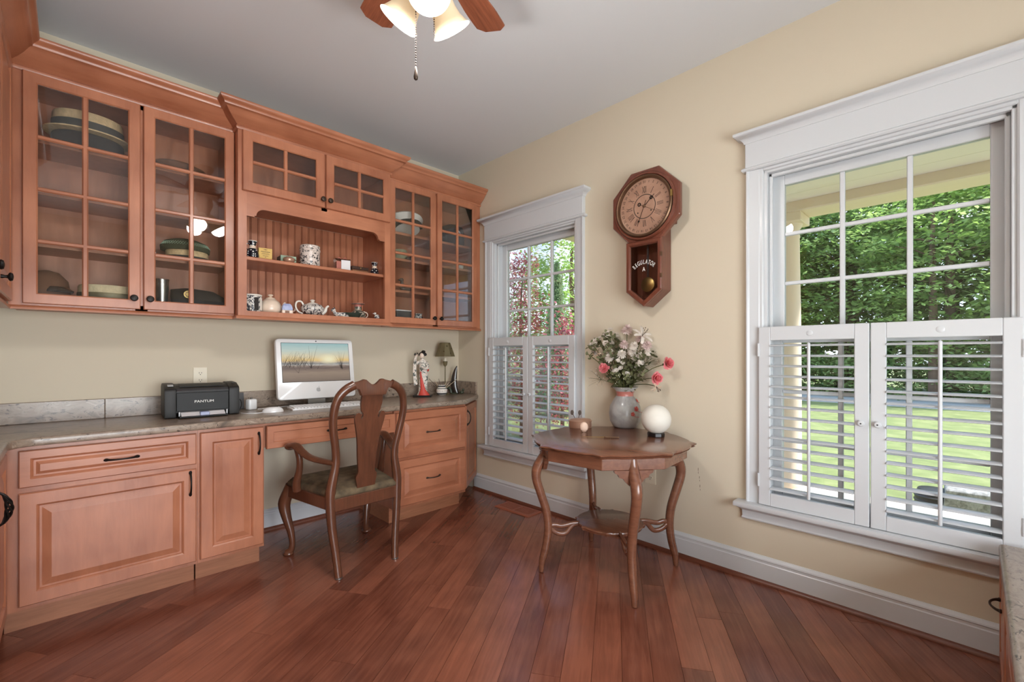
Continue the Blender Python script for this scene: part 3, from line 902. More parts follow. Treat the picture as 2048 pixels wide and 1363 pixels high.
# --- right glazed unit
t = thing('upper_cabinet', 'glazed maple wall cabinet with white cap and duck decoy, beside the window', 'cabinet', group='wall cabinets over the desk')
upper_case(t, -.886, -.006, YU, (1.605, 1.838, 2.030))
m = MB().box(-.886, -.80, YU, YU + .02, ZU0, ZU1).box(-.48, -.43, YU, YU + .02, ZU0, ZU1).box(-.07, -.006, YU, YU + .02, ZU0, ZU1).box(-.80, -.07, YU, YU + .02, ZU0, ZU0 + .03).box(-.80, -.07, YU, YU + .02, ZU1 - .03, ZU1)
m.build('face_frame', 'maple', t)
glass_door(t, -.858, -.463, 1.362, 2.380, YU, 2, 4, knobx=-.487, knobz=1.414)
glass_door(t, -.449, -.054, 1.362, 2.380, YU, 2, 4, knobx=-.425, knobz=1.414)
MB().sweep([(-.886, YU), (-.003, YU)], CROWN).build('crown_molding', 'maple_h', t, smooth=35)
MB().sweep([(-.886, YU), (-.003, YU)], RAIL).build('light_rail', 'maple_h', t, smooth=35)

# --- west run (faces +x), only its edge shows at the picture's border
XF = -2.672
t = thing('upper_cabinet', 'deep maple wall cabinet on the side wall meeting the corner', 'cabinet', (XF, 0, 0), R(90), 'wall cabinets over the desk')
# local x = world y, local -y = world +x
MB().box(-1.9, -.305, .0, XF - XW, ZU0, ZU1).build('body', 'maple', t)
for a, b, kx in ((-.835, -.365, -.81), (-1.345, -.875, -1.12), (-1.88, -1.385, -1.41)):
    d = panel_door(t, a, b, 1.362, 2.380, 0)
    knob(d, kx, -.02, 1.414)
MB().sweep([(-1.9, 0), (-.30, 0)], CROWN).build('crown_molding', 'maple_h', t, smooth=35)
MB().sweep([(-1.9, 0), (-.30, 0)], RAIL).build('light_rail', 'maple_h', t, smooth=35)

# --- base cabinets
ZD0, ZD1 = .124, .750
YB = -.53
def base_case(t, x0, x1, frame):
    MB().box(x0, x1, YB + .02, -.003, .105, .768).build('body', 'maple', t)
    MB().box(x0 + .003, x1 - .003, YB + .074, -.01, 0, .105).build('toe_kick', 'toe_wood', t)
    m = MB()
    for a, b, c, d in frame: m.box(a, b, YB, YB + .02, c, d)
    m.build('face_frame', 'maple', t)
t = thing('base_cabinet', 'maple base cabinet with wide drawer over a wide raised-panel door', 'cabinet', group='base cabinets under the granite top')
base_case(t, -2.672, -2.026, [(-2.672, -2.605, .105, .768), (-2.045, -2.026, .105, .768), (-2.605, -2.045, .105, .14), (-2.605, -2.045, .575, .605), (-2.605, -2.045, .735, .768)])
d = panel_door(t, -2.625, -2.033, .600, ZD1, YB, name='drawer', mat='maple_h'); pull(d, -2.31, YB - .02, .674)
d = panel_door(t, -2.625, -2.033, ZD0, .578, YB); pull(d, -2.058, YB - .02, .51, vertical=True)
t = thing('base_cabinet', 'narrow maple base cabinet with one tall door beside the knee space', 'cabinet', group='base cabinets under the granite top')
base_case(t, -2.025, -1.727, [(-2.025, -2.0, .105, .768), (-1.75, -1.727, .105, .768), (-2.0, -1.75, .105, .14), (-2.0, -1.75, .735, .768)])
d = panel_door(t, -2.017, -1.733, ZD0, ZD1, YB); pull(d, -1.757, YB - .02, .665, vertical=True)
t = thing('desk_drawer', 'shallow maple pencil drawer hung under the granite above the knee space', 'drawer')
MB().box(-1.726, -.944, YB + .02, -.10, .63, .768).build('body', 'maple_in', t)
pr = [(0, YB), (0, YB - .015), (.003, YB - .020), (.034, YB - .020), (.037, YB - .014)]
d = MB().rings([rect_ring(-1.718, -.950, .626, .750, i, y) for i, y in pr]).build('drawer', 'maple_h', t)
pull(d, -1.334, YB - .02, .69)
t = thing('file_cabinet', 'maple base cabinet with two deep file drawers between knee space and corner', 'cabinet', group='base cabinets under the granite top')
base_case(t, -.943, -.345, [(-.943, -.92, .105, .768), (-.365, -.345, .105, .768), (-.92, -.365, .105, .14), (-.92, -.365, .425, .455), (-.92, -.365, .735, .768)])
d = panel_door(t, -.934, -.357, .446, ZD1, YB, name='drawer', mat='maple_h'); pull(d, -.645, YB - .02, .60, mat='bronze_dark')
d = panel_door(t, -.934, -.357, ZD0, .428, YB, name='drawer', mat='maple_h'); pull(d, -.645, YB - .02, .28, mat='bronze_dark')
# angled end cabinet running from the file drawers to the window wall
ax, ay, bx_, by_ = -.344, -.53, -.004, -.252
al = math.hypot(bx_ - ax, by_ - ay); an = math.atan2(by_ - ay, bx_ - ax)
t = thing('corner_cabinet', 'angled maple end cabinet with one tall door by the window', 'cabinet', (ax, ay, 0), an, 'base cabinets under the granite top')
poly = [(ax + .0, ay + .02), (bx_, by_ + .02), (bx_, -.003), (ax, -.003)]
ci, si = math.cos(-an), math.sin(-an)
lp = [((x - ax) * ci - (y - ay) * si, (x - ax) * si + (y - ay) * ci) for x, y in poly]
MB().prism(lp, .105, .768).build('body', 'maple', t)
lp2 = [((x - ax) * ci - (y - ay) * si, (x - ax) * si + (y - ay) * ci) for x, y in [(ax, ay + .09), (bx_ - .04, by_ + .08), (bx_ - .04, -.003), (ax, -.003)]]
MB().prism(lp2, 0, .105).build('toe_kick', 'toe_wood', t)
d = panel_door(t, .012, al - .012, ZD0, ZD1, .014, st=.05); pull(d, .045, -.006, .655, vertical=True)
# west base run
t = thing('base_cabinet', 'maple base cabinet along the side wall with ring-like vertical pull', 'cabinet', (XF, 0, 0), R(90), 'base cabinets under the granite top')
MB().box(-1.9, -.535, .0, XF - XW, .105, .768).build('body', 'maple', t)
MB().box(-1.9, -.46, .07, XF - XW, 0, .105).build('toe_kick', 'toe_wood', t)
for a, b, kx in ((-.90, -.585, -.865), (-1.4, -.91, -1.36), (-1.88, -1.41, -1.44)):
    d = panel_door(t, a, b, ZD0, ZD1, 0)
    # open cage pull
    m = MB()
    for w in range(5):
        m.tube([(kx + .011 * math.sin(PI * i / 16) * math.cos(w * 1.257 + i * .35), -.02 - .024 * math.sin(PI * i / 16) ** .6 - .009 * math.sin(PI * i / 16) * math.sin(w * 1.257 + i * .35), .545 + .115 * i / 16) for i in range(17)], .0034, 6)
    m.build('pull', 'black_iron', d, smooth=50)

# --- granite top with backsplash
def counter_outline():
    p = [(XW, -1.9), (-2.645, -1.9), (-2.645, -.66)]
    for i in range(7):
        a = R(180 - 90 * i / 6)
        p.append((-2.565 + .08 * math.cos(a), -.655 + .08 * math.sin(a)))
    p += [(-.375, -.575), (-.350, -.565), (-.018, -.292), (-.002, -.268), (-.002, -.001), (XW, -.001)]
    return p
t = thing('granite_countertop', 'mottled beige grey granite desk top with low backsplash', 'countertop')
MB().prism(counter_outline(), .768, .803).build('slab', 'granite', t, bevel=.011, seg=3, smooth=40)
MB().box(XW, -2.346, -.020, -.001, .803, .905).build('backsplash', 'granite', t, bevel=.002)
MB().box(-2.345, -.002, -.020, -.001, .803, .905).build('backsplash', 'granite', t, bevel=.002)
MB().box(-.020, -.001, -.262, -.021, .803, .905).build('backsplash', 'granite', t, bevel=.002)

# --- low granite-topped bench cabinet by the second window (faces +y)
BY = -3.276
t = thing('bench_cabinet', 'low granite-topped maple drawer cabinet under the window', 'cabinet', (0, BY, 0), R(180))
# local x = -world x, local -y = world +y
MB().box(.050, 1.6, .022, .60, .0, .425).build('body', 'maple', t)
MB().prism([(.082, 0), (1.62, 0), (1.62, .62), (.082, .62)], .424, .458).build('slab', 'granite', t, bevel=.011, seg=3, smooth=40)
for a, b in ((.06, .42), (.43, 1.58)):
    d = panel_door(t, a, b, .03, .41, .022, name='drawer', mat='maple_h')
    pull(d, (a + b) / 2 if a > .1 else .19, .002, .275, mat='bronze_dark')
# ================================================================= FURNITURE
# --- desk chair, faces +y
t = thing('armchair', 'dark wooden desk chair with vase-shaped back splat and upholstered seat', 'chair', (-1.345, -.712, 0), R(1.0))
def rake(z):      # y of the back posts: splayed foot, upright seat, raked back
    pts = [(0, -.245), (.20, -.222), (.40, -.215), (.60, -.228), (.80, -.262), (1.02, -.310)]
    for (a, ya), (b, yb) in zip(pts, pts[1:]):
        if z <= b: return ya + (yb - ya) * (z - a) / (b - a)
    return pts[-1][1]
half = [(.161, .006), (.170, .12), (.184, .25), (.190, .36), (.190, .44), (.180, .505), (.170, .56), (.169, .62), (.182, .70), (.196, .78), (.198, .85), (.184, .915), (.150, .958), (.105, .982)]
for s in (-1, 1):
    p = smoothpath([(s * x, rake(z), z) for x, z in half], 4)
    rr = lerp_list([.019, .020, .022, .025, .026, .024, .021, .020, .020, .020, .021, .022, .023, .024], 4, len(p))
    MB().tube(p, rr, 8, (1.0, .85), up=(0, 1, 0)).build('back_post', 'chair_wood', t, smooth=60)
    MB().lathe([(.016, 0), (.019, .002), (.019, .008), (.014, .010)], 12, (s * .161, -.245, 0)).build('glide', 'nickel', t, smooth=40)
# crest rail
m = MB()
n = 21
r0 = []
for i in range(n):
    x = -.135 + .27 * i / (n - 1)
    u = abs(x)
    top = 1.000 + .012 * math.exp(-((u - .048) / .020) ** 2) - .020 * math.exp(-(u / .030) ** 2) - max(0, u - .085) * .25
    bot = .925 + (.030 if u > .072 else 0) + max(0, u - .072) * .35
    bot = min(bot, top - .030)
    y = rake(.96)
    r0.append([(x, y - .016, bot), (x, y + .014, bot), (x, y + .010, top), (x, y - .012, top)])
m.rings(r0)
m.build('crest_rail', 'chair_wood', t, bevel=.004, seg=2, smooth=50)
# splat
sp = [(.055, .405), (.052, .445), (.060, .490), (.047, .515), (.050, .565), (.056, .63), (.064, .70), (.074, .75), (.083, .79), (.085, .815), (.078, .832), (.064, .834), (.054, .822), (.050, .800), (.043, .812), (.041, .828), (.052, .842), (.056, .862), (.060, .885), (.058, .93)]
pl = smoothpath([(x, 0, z) for x, z in sp], 3)
poly = [(v.x, v.z) for v in pl] + [(-v.x, v.z) for v in reversed(pl)]
m = MB()
m.rings([[(x, rake(z) - .007, z) for x, z in poly], [(x, rake(z) + .007, z) for x, z in poly]])
m.build('splat', 'chair_wood', t, smooth=40)
# seat frame and cushion
def trap(z, e=0.0, f=1.0):
    return [(-.185 - e, -.235 - e, z), (.185 + e, -.235 - e, z), (.258 + e, .205 + e, z), (.235 + e, .238 + e, z), (-.235 - e, .238 + e, z), (-.258 - e, .205 + e, z)]
MB().prism([(-.176, -.232), (.176, -.232), (.176, -.204), (-.176, -.204)], .335, .402).build('back_rail', 'chair_wood', t, bevel=.004)
for s in (-1, 1):
    MB().prism([(s * .186, -.215), (s * .252, .20), (s * .226, .20), (s * .160, -.215)], .335, .402).build('side_rail', 'chair_wood', t, bevel=.004)
MB().box(-.225, .225, .205, .235, .330, .402).build('front_rail', 'chair_wood', t, bevel=.004)
m = MB()
m.rings([trap(.398, -.014), trap(.403, -.004), trap(.420, -.002), trap(.438, -.016), trap(.450, -.046), trap(.456, -.095)])
m.build('seat_cushion', 'seat_cloth', t, bevel=.006, seg=2, smooth=80)
# front cabriole legs
for s in (-1, 1):
    p = smoothpath([(s * .232, .212, .40), (s * .244, .228, .35), (s * .256, .246, .29), (s * .248, .236, .22), (s * .232, .218, .14), (s * .224, .212, .07), (s * .228, .220, .030), (s * .240, .232, .012)], 4)
    rr = lerp_list([.028, .032, .034, .027, .020, .016, .019, .026], 4, len(p))
    m = MB().tube(p, rr, 10)
    m.lathe([(.020, 0), (.028, .004), (.030, .010), (.022, .020)], 14, (s * .238, .230, 0))
    m.build('leg', 'chair_wood', t, smooth=60)
# arms with scrolled ends and supports
for s in (-1, 1):
    ap = smoothpath([(s * .172, -.225, .585), (s * .205, -.17, .590), (s * .238, -.08, .600), (s * .256, -.01, .625), (s * .262, .050, .645), (s * .268, .095, .640)], 5)
    MB().tube(ap, lerp_list([.018, .018, .019, .021, .024, .026], 5, len(ap)), 10, (1.15, .75), up=(0, 0, 1)).build('arm', 'chair_wood', t, smooth=60)
    MB().sphere((s * .272, .105, .637), .026, 14, 10, (1.15, 1.15, .75)).build('arm_scroll', 'chair_wood', t, smooth=60)
    q = smoothpath([(s * .245, .080, .400), (s * .252, .070, .44), (s * .246, .045, .52), (s * .250, .035, .58), (s * .258, .040, .630)], 4)
    MB().tube(q, lerp_list([.024, .022, .017, .016, .018], 4, len(q)), 8).build('arm_support', 'chair_wood', t, smooth=60)

# --- octagonal parlour table
TX, TY, TZ = -.430, -1.862, .694
t = thing('parlor_table', 'eight-sided mahogany side table with scalloped top and curved legs', 'table', (TX, TY, 0), R(6.0))
def oct_edge(rad, bulge, n=14, rot=22.5):
    out = []
    V = [(rad * math.cos(R(rot + 45 * k)), rad * math.sin(R(rot + 45 * k))) for k in range(8)]
    for k in range(8):
        a = Vector(V[k]); b = Vector(V[(k + 1) % 8])
        nrm = ((a + b) / 2).normalized()
        for i in range(n):
            s = i / n
            w = .5 - .5 * math.cos(2 * PI * s)
            off = bulge * (.35 * w - .62 * math.exp(-((s - .15) / .075) ** 2) - .62 * math.exp(-((s - .85) / .075) ** 2))
            p = a + (b - a) * s + nrm * off
            out.append((p.x, p.y))
    return out
m = MB()
def ringz(rad, bulge, z): return [(x, y, z) for x, y in oct_edge(rad, bulge)]
m.rings([ringz(.400, .016, TZ - .026), ringz(.418, .018, TZ - .022), ringz(.424, .018, TZ - .016), ringz(.416, .018, TZ - .013), ringz(.428, .018, TZ - .009), ringz(.430, .018, TZ - .004), ringz(.420, .017, TZ)])
m.build('table_top', 'table_wood', t, smooth=35)
m = MB()
ra, rb = .385, .362
o8 = [(math.cos(R(22.5 + 45 * k)), math.sin(R(22.5 + 45 * k))) for k in range(8)]
m.rings([[(x * ra, y * ra, TZ - .026) for x, y in o8], [(x * ra, y * ra, TZ - .080) for x, y in o8], [(x * rb, y * rb, TZ - .080) for x, y in o8], [(x * rb, y * rb, TZ - .026) for x, y in o8]], loop=True)
m.build('apron', 'table_wood', t, bevel=.002)
for k in range(4):
    a = R(45 + 90 * k)
    ca, sa = math.cos(a), math.sin(a)
    pr = [(.335, TZ - .03), (.345, TZ - .075), (.362, TZ - .105), (.388, TZ - .150), (.392, TZ - .205), (.366, TZ - .29), (.338, TZ - .38), (.330, TZ - .47), (.340, TZ - .55), (.352, TZ - .60), (.362, TZ - .64), (.366, 0.004)]
    p = smoothpath([(r_ * ca, r_ * sa, z) for r_, z in pr], 4)
    rr = lerp_list([.026, .027, .028, .027, .025, .024, .023, .022, .021, .020, .018, .013], 4, len(p))
    MB().tube(p, rr, 8, (1.0, .9)).build('leg', 'table_wood', t, smooth=50)
    # scalloped bracket under the apron, two wings in the plane of the apron
    mm = MB()
    M = Matrix.Rotation(a + R(90), 4, 'Z')
    for s in (-1, 1):
        sc = [(0, -.080), (s * .092, -.080), (s * .088, -.092), (s * .074, -.098), (s * .068, -.112), (s * .050, -.118), (s * .040, -.132), (s * .022, -.150), (0, -.158)]
        b = MB().prism([(x, TZ + z) for x, z in sc], -.010, .010, 'y')
        b.v = [tuple(M @ Vector((x, y - .350, z))) for x, y, z in b.v]
        mm.add(b.v, b.f)
    mm.build('bracket', 'table_wood', t)
    # pierced stretcher: two wavy strips leaving an opening
    ms = MB()
    for dz in (.006, -.034):
        pts = [(.165, .250), (.20, .248 + dz * .2), (.235, .236 + dz), (.265, .232 + dz), (.295, .240 + dz * .9), (.318, .240 + dz * .3), (.334, .240)]
        q = smoothpath([(r_ * ca, r_ * sa, z) for r_, z in pts], 4)
        ms.tube(q, .0115, 8, (.75, 1.15), up=(0, 0, 1))
    ms.build('stretcher', 'table_wood', t, smooth=60)
m = MB()
m.rings([[(x, y, z) for x, y in oct_edge(r_, .010, 8)] for r_, z in ((.165, .236), (.178, .239), (.180, .247), (.184, .252), (.182, .257), (.176, .260))])
m.build('lower_shelf', 'table_wood', t, smooth=35)

# --- wall clock on the east wall (local x right as seen, -y into room)
t = thing('wall_clock', 'octagonal mahogany pendulum wall clock reading REGULATOR A', 'clock', (0, -1.882, 0), R(-90))
CZ = 1.992
co = [(-.112, 1.505), (0, 1.415), (.112, 1.505), (.112, 1.90), (-.112, 1.90)]
ci_ = [(-.098, 1.512), (0, 1.433), (.098, 1.512), (.098, 1.80), (-.098, 1.80)]
# hollow pendulum box, open to the front behind the glazed door
m = MB().rings([[(x, -.002, z) for x, z in co], [(x, -.10, z) for x, z in co], [(x, -.10, z) for x, z in ci_], [(x, -.018, z) for x, z in ci_]])
m.box(-.15, .15, -.09, -.002, 1.88, 2.10)
m.build('case', 'clock_wood', t, bevel=.003)
oc = [(math.cos(R(22.5 + 45 * k)), math.sin(R(22.5 + 45 * k))) for k in range(8)]
m = MB()
def octr(r_, y): return [(x * r_, y, CZ + z * r_) for x, z in oc]
m.rings([octr(.230, -.075), octr(.230, -.100), octr(.224, -.106), octr(.178, -.106), octr(.178, -.075)], loop=True)
m.build('octagon_frame', 'clock_wood', t, bevel=.002)
N = 64
def circ(r_, y): return [(r_ * math.cos(2 * PI * i / N), y, CZ + r_ * math.sin(2 * PI * i / N)) for i in range(N)]
MB().rings([circ(.196, -.104), circ(.196, -.112), circ(.190, -.120), circ(.182, -.120), circ(.178, -.114), circ(.174, -.104)], loop=True).build('round_moulding', 'clock_wood', t, smooth=40)
bz = MB().rings([circ(.177, -.106), circ(.177, -.122), circ(.171, -.128), circ(.163, -.126), circ(.158, -.112), circ(.158, -.106)], loop=True).build('bezel', 'brass_old', t, smooth=40)
MB().box(.168, .180, -.130, -.112, CZ + .012, CZ + .050).build('bezel_hinge', 'brass', bz, bevel=.002)
dl = MB().rings([circ(.165, -.096), circ(.165, -.104)]).build('dial', 'weathered_dial', t)
# printed dial: ring, roman numerals as strokes, outer date figures
m = MB()
m.rings([circ(.070, -.1040), circ(.070, -.1046), circ(.066, -.1046), circ(.066, -.1040)], loop=True)
m.build('dial_ring', 'lettering_dark', dl)
m = MB()
ROM = {1: 'I', 2: 'II', 3: 'III', 4: 'IIII', 5: 'V', 6: 'VI', 7: 'VII', 8: 'VIII', 9: 'IX', 10: 'X', 11: 'XI', 12: 'XII'}
def stroke(mb, M, x0, z0, x1, z1, w):
    d = Vector((x1 - x0, 0, z1 - z0)); L = d.length; d.normalize(); q = Vector((-d.z, 0, d.x)) * w
    P = [Vector((x0, 0, z0)) + q, Vector((x1, 0, z1)) + q, Vector((x1, 0, z1)) - q, Vector((x0, 0, z0)) - q]
    mb.add([M @ p for p in P] + [M @ (p + Vector((0, -.0006, 0))) for p in P], [(0, 1, 2, 3), (7, 6, 5, 4), (0, 4, 5, 1), (1, 5, 6, 2), (2, 6, 7, 3), (3, 7, 4, 0)])
for h in range(1, 13):
    a = R(-30 * h)
    M = Matrix.Translation((0, -.1042, CZ)) @ Matrix.Rotation(-a, 4, 'Y')
    wid = {'I': .007, 'V': .013, 'X': .013}
    tot = sum(wid[c] for c in ROM[h]); x = -tot / 2
    for c in ROM[h]:
        w = wid[c]; z0, z1 = .078, .116
        if c == 'I': stroke(m, M, x + w / 2, z0, x + w / 2, z1, .0011)
        elif c == 'V': stroke(m, M, x, z1, x + w / 2, z0, .0012); stroke(m, M, x + w, z1, x + w / 2, z0, .0008)
        else: stroke(m, M, x, z1, x + w, z0, .0012); stroke(m, M, x, z0, x + w, z1, .0008)
        x += w
m.build('roman_numerals', 'lettering_dark', dl, kind='stuff')
m = MB()
for dday in range(1, 32):
    a = R(360 / 31 * dday)
    M = Matrix.Translation((0, -.1042, CZ)) @ Matrix.Rotation(a, 4, 'Y') @ Matrix.Translation((0, 0, .141)) @ FACE
    tmb = text_mb(str(dday), .019, M, .0002)
    m.add(tmb.v, tmb.f)
m.build('date_figures', 'lettering_dark', dl, kind='stuff')
# hands: hour just past one and a half, minute on the six side, date hand
def hand(name, ang, L, tail, w, y, loop=None, mat='black_iron'):
    M = Matrix.Translation((0, y, CZ)) @ Matrix.Rotation(R(ang), 4, 'Y')
    mb = MB()
    stroke(mb, M, 0, -tail, 0, L, w)
    if loop:
        c = [(loop[1] * math.cos(2 * PI * i / 16), loop[1] * math.sin(2 * PI * i / 16)) for i in range(16)]
        i_ = [(loop[1] * .55 * math.cos(2 * PI * i / 16), loop[1] * .55 * math.sin(2 * PI * i / 16)) for i in range(16)]
        mb.rings([[tuple(M @ Vector((x, -.0001, loop[0] + z))) for x, z in c], [tuple(M @ Vector((x, -.0012, loop[0] + z))) for x, z in c], [tuple(M @ Vector((x, -.0012, loop[0] + z))) for x, z in i_], [tuple(M @ Vector((x, -.0001, loop[0] + z))) for x, z in i_]], loop=True)
    mb.build(name, mat, t)
hand('hour_hand', 48, .085, .0, .0016, -.108, (.060, .010))
hand('minute_hand', 202, .100, .035, .0014, -.110, (.088, .006))
hand('date_hand', 118, .120, .040, .0008, -.106, (-.036, .011))
MB().lathe([(.006, -.104), (.008, -.112), (.003, -.116)], 12, (0, 0, CZ), 'y').build('hand_boss', 'brass_old', t, smooth=40)
for x in (-.042, .042):
    MB().lathe([(.004, -.1041), (.004, -.1052)], 10, (x, 0, CZ - .030), 'y').build('winding_hole', 'slot_dark', t)  # dark disc on the dial stands in for the shade inside the hole
# pendulum door: five-sided frame, glass, pendulum, lettering
def dframe(i, y):
    return [(-.112 + i, y, 1.505 + i * .45), (0, y, 1.415 + i * 1.2), (.112 - i, y, 1.505 + i * .45), (.112 - i, y, 1.795 - i), (-.112 + i, y, 1.795 - i)]
MB().rings([dframe(0, -.100), dframe(0, -.116), dframe(.006, -.122), dframe(.020, -.122), dframe(.028, -.112), dframe(.030, -.100)], loop=True).build('door_frame', 'clock_wood', t)
MB().box(-.006, .006, -.066, -.062, 1.585, 1.81).build('pendulum_rod', 'dark_grey', t)
MB().lathe([(.0, -.0735), (.036, -.0715), (.043, -.068), (.043, -.064)], 32, (0, 0, 1.545), 'y').build('pendulum_bob', 'brass', t, smooth=50)
gl = MB().rings([dframe(.029, -.110), dframe(.029, -.1085)]).build('door_pane', 'clock_glass', t)
m = MB()
word = 'REGULATOR'
for i, c in enumerate(word):
    a = R(-44 + 88 * i / (len(word) - 1))
    M = Matrix.Translation((0, -.1105, 1.582)) @ Matrix.Rotation(a, 4, 'Y') @ Matrix.Translation((0, 0, .088)) @ FACE @ Matrix.Scale(.58, 4, (1, 0, 0))
    q = text_mb(c, .036, M, .0005); m.add(q.v, q.f)
q = text_mb('A', .034, Matrix.Translation((0, -.1105, 1.628)) @ FACE @ Matrix.Scale(.75, 4, (1, 0, 0)), .0005); m.add(q.v, q.f)
m.build('lettering', 'lettering_white', gl)
for z in (1.58, 1.70):
    MB().box(.104, .114, -.124, -.112, z - .012, z + .012).build('door_hinge', 'brass_old', t)

# --- ceiling fan with three lit glass shades
FX, FY = -1.66, -1.99
t = thing('ceiling_fan', 'ceiling fan with reddish wood blades and three lit bell-shaped glass shades', 'ceiling fan', (FX, FY, 0))
MB().lathe([(.070, H), (.072, H - .010), (.066, H - .030), (.045, H - .050), (.018, H - .058)], 32).build('ceiling_canopy', 'bronze_dark', t, smooth=40)
MB().lathe([(.011, H - .055), (.011, 2.60)], 12).build('downrod', 'bronze_dark', t, smooth=40)
MB().lathe([(.02, 2.615), (.075, 2.608), (.120, 2.585), (.132, 2.555), (.130, 2.520), (.112, 2.490), (.090, 2.478), (.02, 2.474)], 40).build('motor_housing', 'bronze_dark', t, smooth=40)
MB().lathe([(.03, 2.476), (.060, 2.466), (.066, 2.42), (.060, 2.39), (.046, 2.365), (.040, 2.330), (.026, 2.310), (.010, 2.300), (.003, 2.296)], 28).build('light_kit_hub', 'bronze_dark', t, smooth=40)
for k in range(6):
    a = R(22 + 60 * k)
    b = MB()
    n = 12
    top = []; bot = []
    prof = []
    for i in range(n + 1):
        s = i / n
        x = .185 + .300 * s
        w = .048 + .018 * min(1, s * 1.6)
        if s > .9: w *= math.sqrt(max(.02, 1 - ((s - .9) / .1) ** 2)) * .55 + .45
        prof.append((x, w))
    poly = [(x, w) for x, w in prof] + [(x, -w) for x, w in reversed(prof)]
    b.prism(poly, -.003, .003)
    Mt = Matrix.Rotation(a, 4, 'Z') @ Matrix.Translation((0, 0, 2.49)) @ Matrix.Rotation(R(11), 4, 'X')
    ob = b.build('blade', 'fan_wood', t, bevel=.001)
    ob.matrix_local = Mt
    ir = MB().tube(smoothpath([(.10, 0, .004), (.14, 0, -.010), (.175, 0, -.006), (.215, 0, -.006)], 4), [.012] * 13, 8, (1, .5))
    ir.box(.185, .235, -.032, .032, -.009, -.003)
    ib = ir.build('blade_iron', 'bronze_dark', t, smooth=50)
    ib.matrix_local = Mt
KA = math.atan2(FY - CAM[1], FX - CAM[0])
for k in range(3):
    a = KA + PI + k * 2 * PI / 3 + R(4)
    ax_ = Vector((math.cos(a) * math.sin(R(35)), math.sin(a) * math.sin(R(35)), -math.cos(R(35))))
    base = Vector((math.cos(a) * .0185, math.sin(a) * .0185, 2.338))
    M = Matrix.Translation(base) @ ax_.to_track_quat('Z', 'Y').to_matrix().to_4x4()
    MB().tube([(0, 0, -.012), (0, 0, .028)], [.014, .024], 14).xf(M).build('lamp_socket', 'bronze_dark', t, smooth=40)
    outer = [(.026, .020), (.034, .030), (.040, .055), (.042, .085), (.047, .110), (.058, .132), (.066, .142)]
    inner = [(.063, .142), (.055, .130), (.044, .108), (.039, .085), (.037, .055), (.031, .033), (.022, .024)]
    sh = MB()
    N2 = 28
    sh.rings([[tuple(M @ Vector((r_ * math.cos(2 * PI * i / N2), r_ * math.sin(2 * PI * i / N2), h))) for i in range(N2)] for r_, h in outer], True, False)
    shade = sh.build('lamp_shade', 'shade_glass', t, smooth=60)
    si_ = MB()
    si_.rings([[tuple(M @ Vector((r_ * math.cos(2 * PI * i / N2), r_ * math.sin(2 * PI * i / N2), h))) for i in range(N2)] for r_, h in [(.066, .142)] + inner], False, True)
    si_.build('shade_lining', 'shade_inner', shade, smooth=60)
    bp = M @ Vector((0, 0, .095))
    MB().sphere(tuple(bp), .024, 14, 10).build('bulb', 'shade_inner', shade, smooth=60)
    lp_ = M @ Vector((0, 0, .150))
    bd_ = Vector((FX + lp_.x - CAM[0], FY + lp_.y - CAM[1], lp_.z - CAM[2]))
    in_frame = 709 - 905 * bd_.z / (bd_.x * math.cos(R(45.67)) + bd_.y * math.sin(R(45.67))) > 0
    light('fan_bulb' if in_frame else 'fan_bulb_offscreen', 'POINT', (FX + lp_.x, FY + lp_.y, lp_.z), 13.0, (1.0, .97, .94), shadow_soft_size=.055).parent = None
m = MB()
px_, py_ = -.048, -.012
for i in range(52):
    m.sphere((px_, py_, 2.435 - i * .0078), .0024, 6, 4)
m.build('pull_chain', 'bronze_dark', t, smooth=60)
MB().lathe([(.001, 2.032), (.003, 2.028), (.005, 2.014), (.007, 2.000), (.006, 1.992), (.001, 1.988)], 12, (px_, py_, 0)).build('chain_fob', 'bronze_dark', t, smooth=50)
m = MB()
for i in range(22):
    m.sphere((.02, -.012, 2.33 - i * .0078), .0024, 6, 4)
m.build('pull_chain', 'bronze_dark', t, smooth=60)

# --- floor register
t = thing('floor_register', 'brown painted metal floor vent near the baseboard', 'vent', (-.123, -.868, 0), R(2))
MB().box(-.062, .062, -.155, .155, 0, .003).build('backing', 'vent_paint', t)
m = MB()
m.rings([[(x * a, y * b, z) for x, y in ((-1, -1), (1, -1), (1, 1), (-1, 1))] for a, b, z in ((.076, .168, 0), (.076, .168, .004), (.068, .160, .010), (.050, .142, .010), (.050, .142, .002))], loop=True)
m.box(-.05, .05, -.012, .012, .002, .010)
m.build('frame', 'vent_paint', t)
for s in (-1, 1):
    for i in range(9):
        y = s * (.024 + i * .0135)
        sl = MB().box(-.05, .05, y - .004, y + .004, .003, .0088).build('slat', 'vent_paint', t)
# --- outlets
def outlet(label, loc, rz):
    t = thing('outlet', label, 'outlet', loc, rz, 'wall outlets')
    MB().box(-.035, .035, -.006, 0, -.057, .057).build('cover_plate', 'cream_plastic', t, bevel=.003, seg=2)
    for z in (.021, -.021):
        so = MB().prism([(.0165 * math.cos(2 * PI * i / 20), z + .0145 * math.sin(2 * PI * i / 20)) for i in range(20)], -.0078, -.004, 'y').build('socket', 'cream_plastic', t)
        for x in (-.006, .006):
            MB().box(x - .0011, x + .0011, -.0082, -.0076, z - .001, z + .007).build('slot', 'slot_dark', so)  # raised dark pieces stand in for the shade inside slots and ground hole
        MB().lathe([(.0024, -.0076), (.0024, -.0082)], 10, (0, 0, z - .007), 'y').build('ground_hole', 'slot_dark', so)
outlet('cream electrical outlet on the wall behind the printer', (-1.924, 0, 1.005), 0)
outlet('cream electrical outlet low on the wall behind the table', (0, -1.865, .425), R(-90))
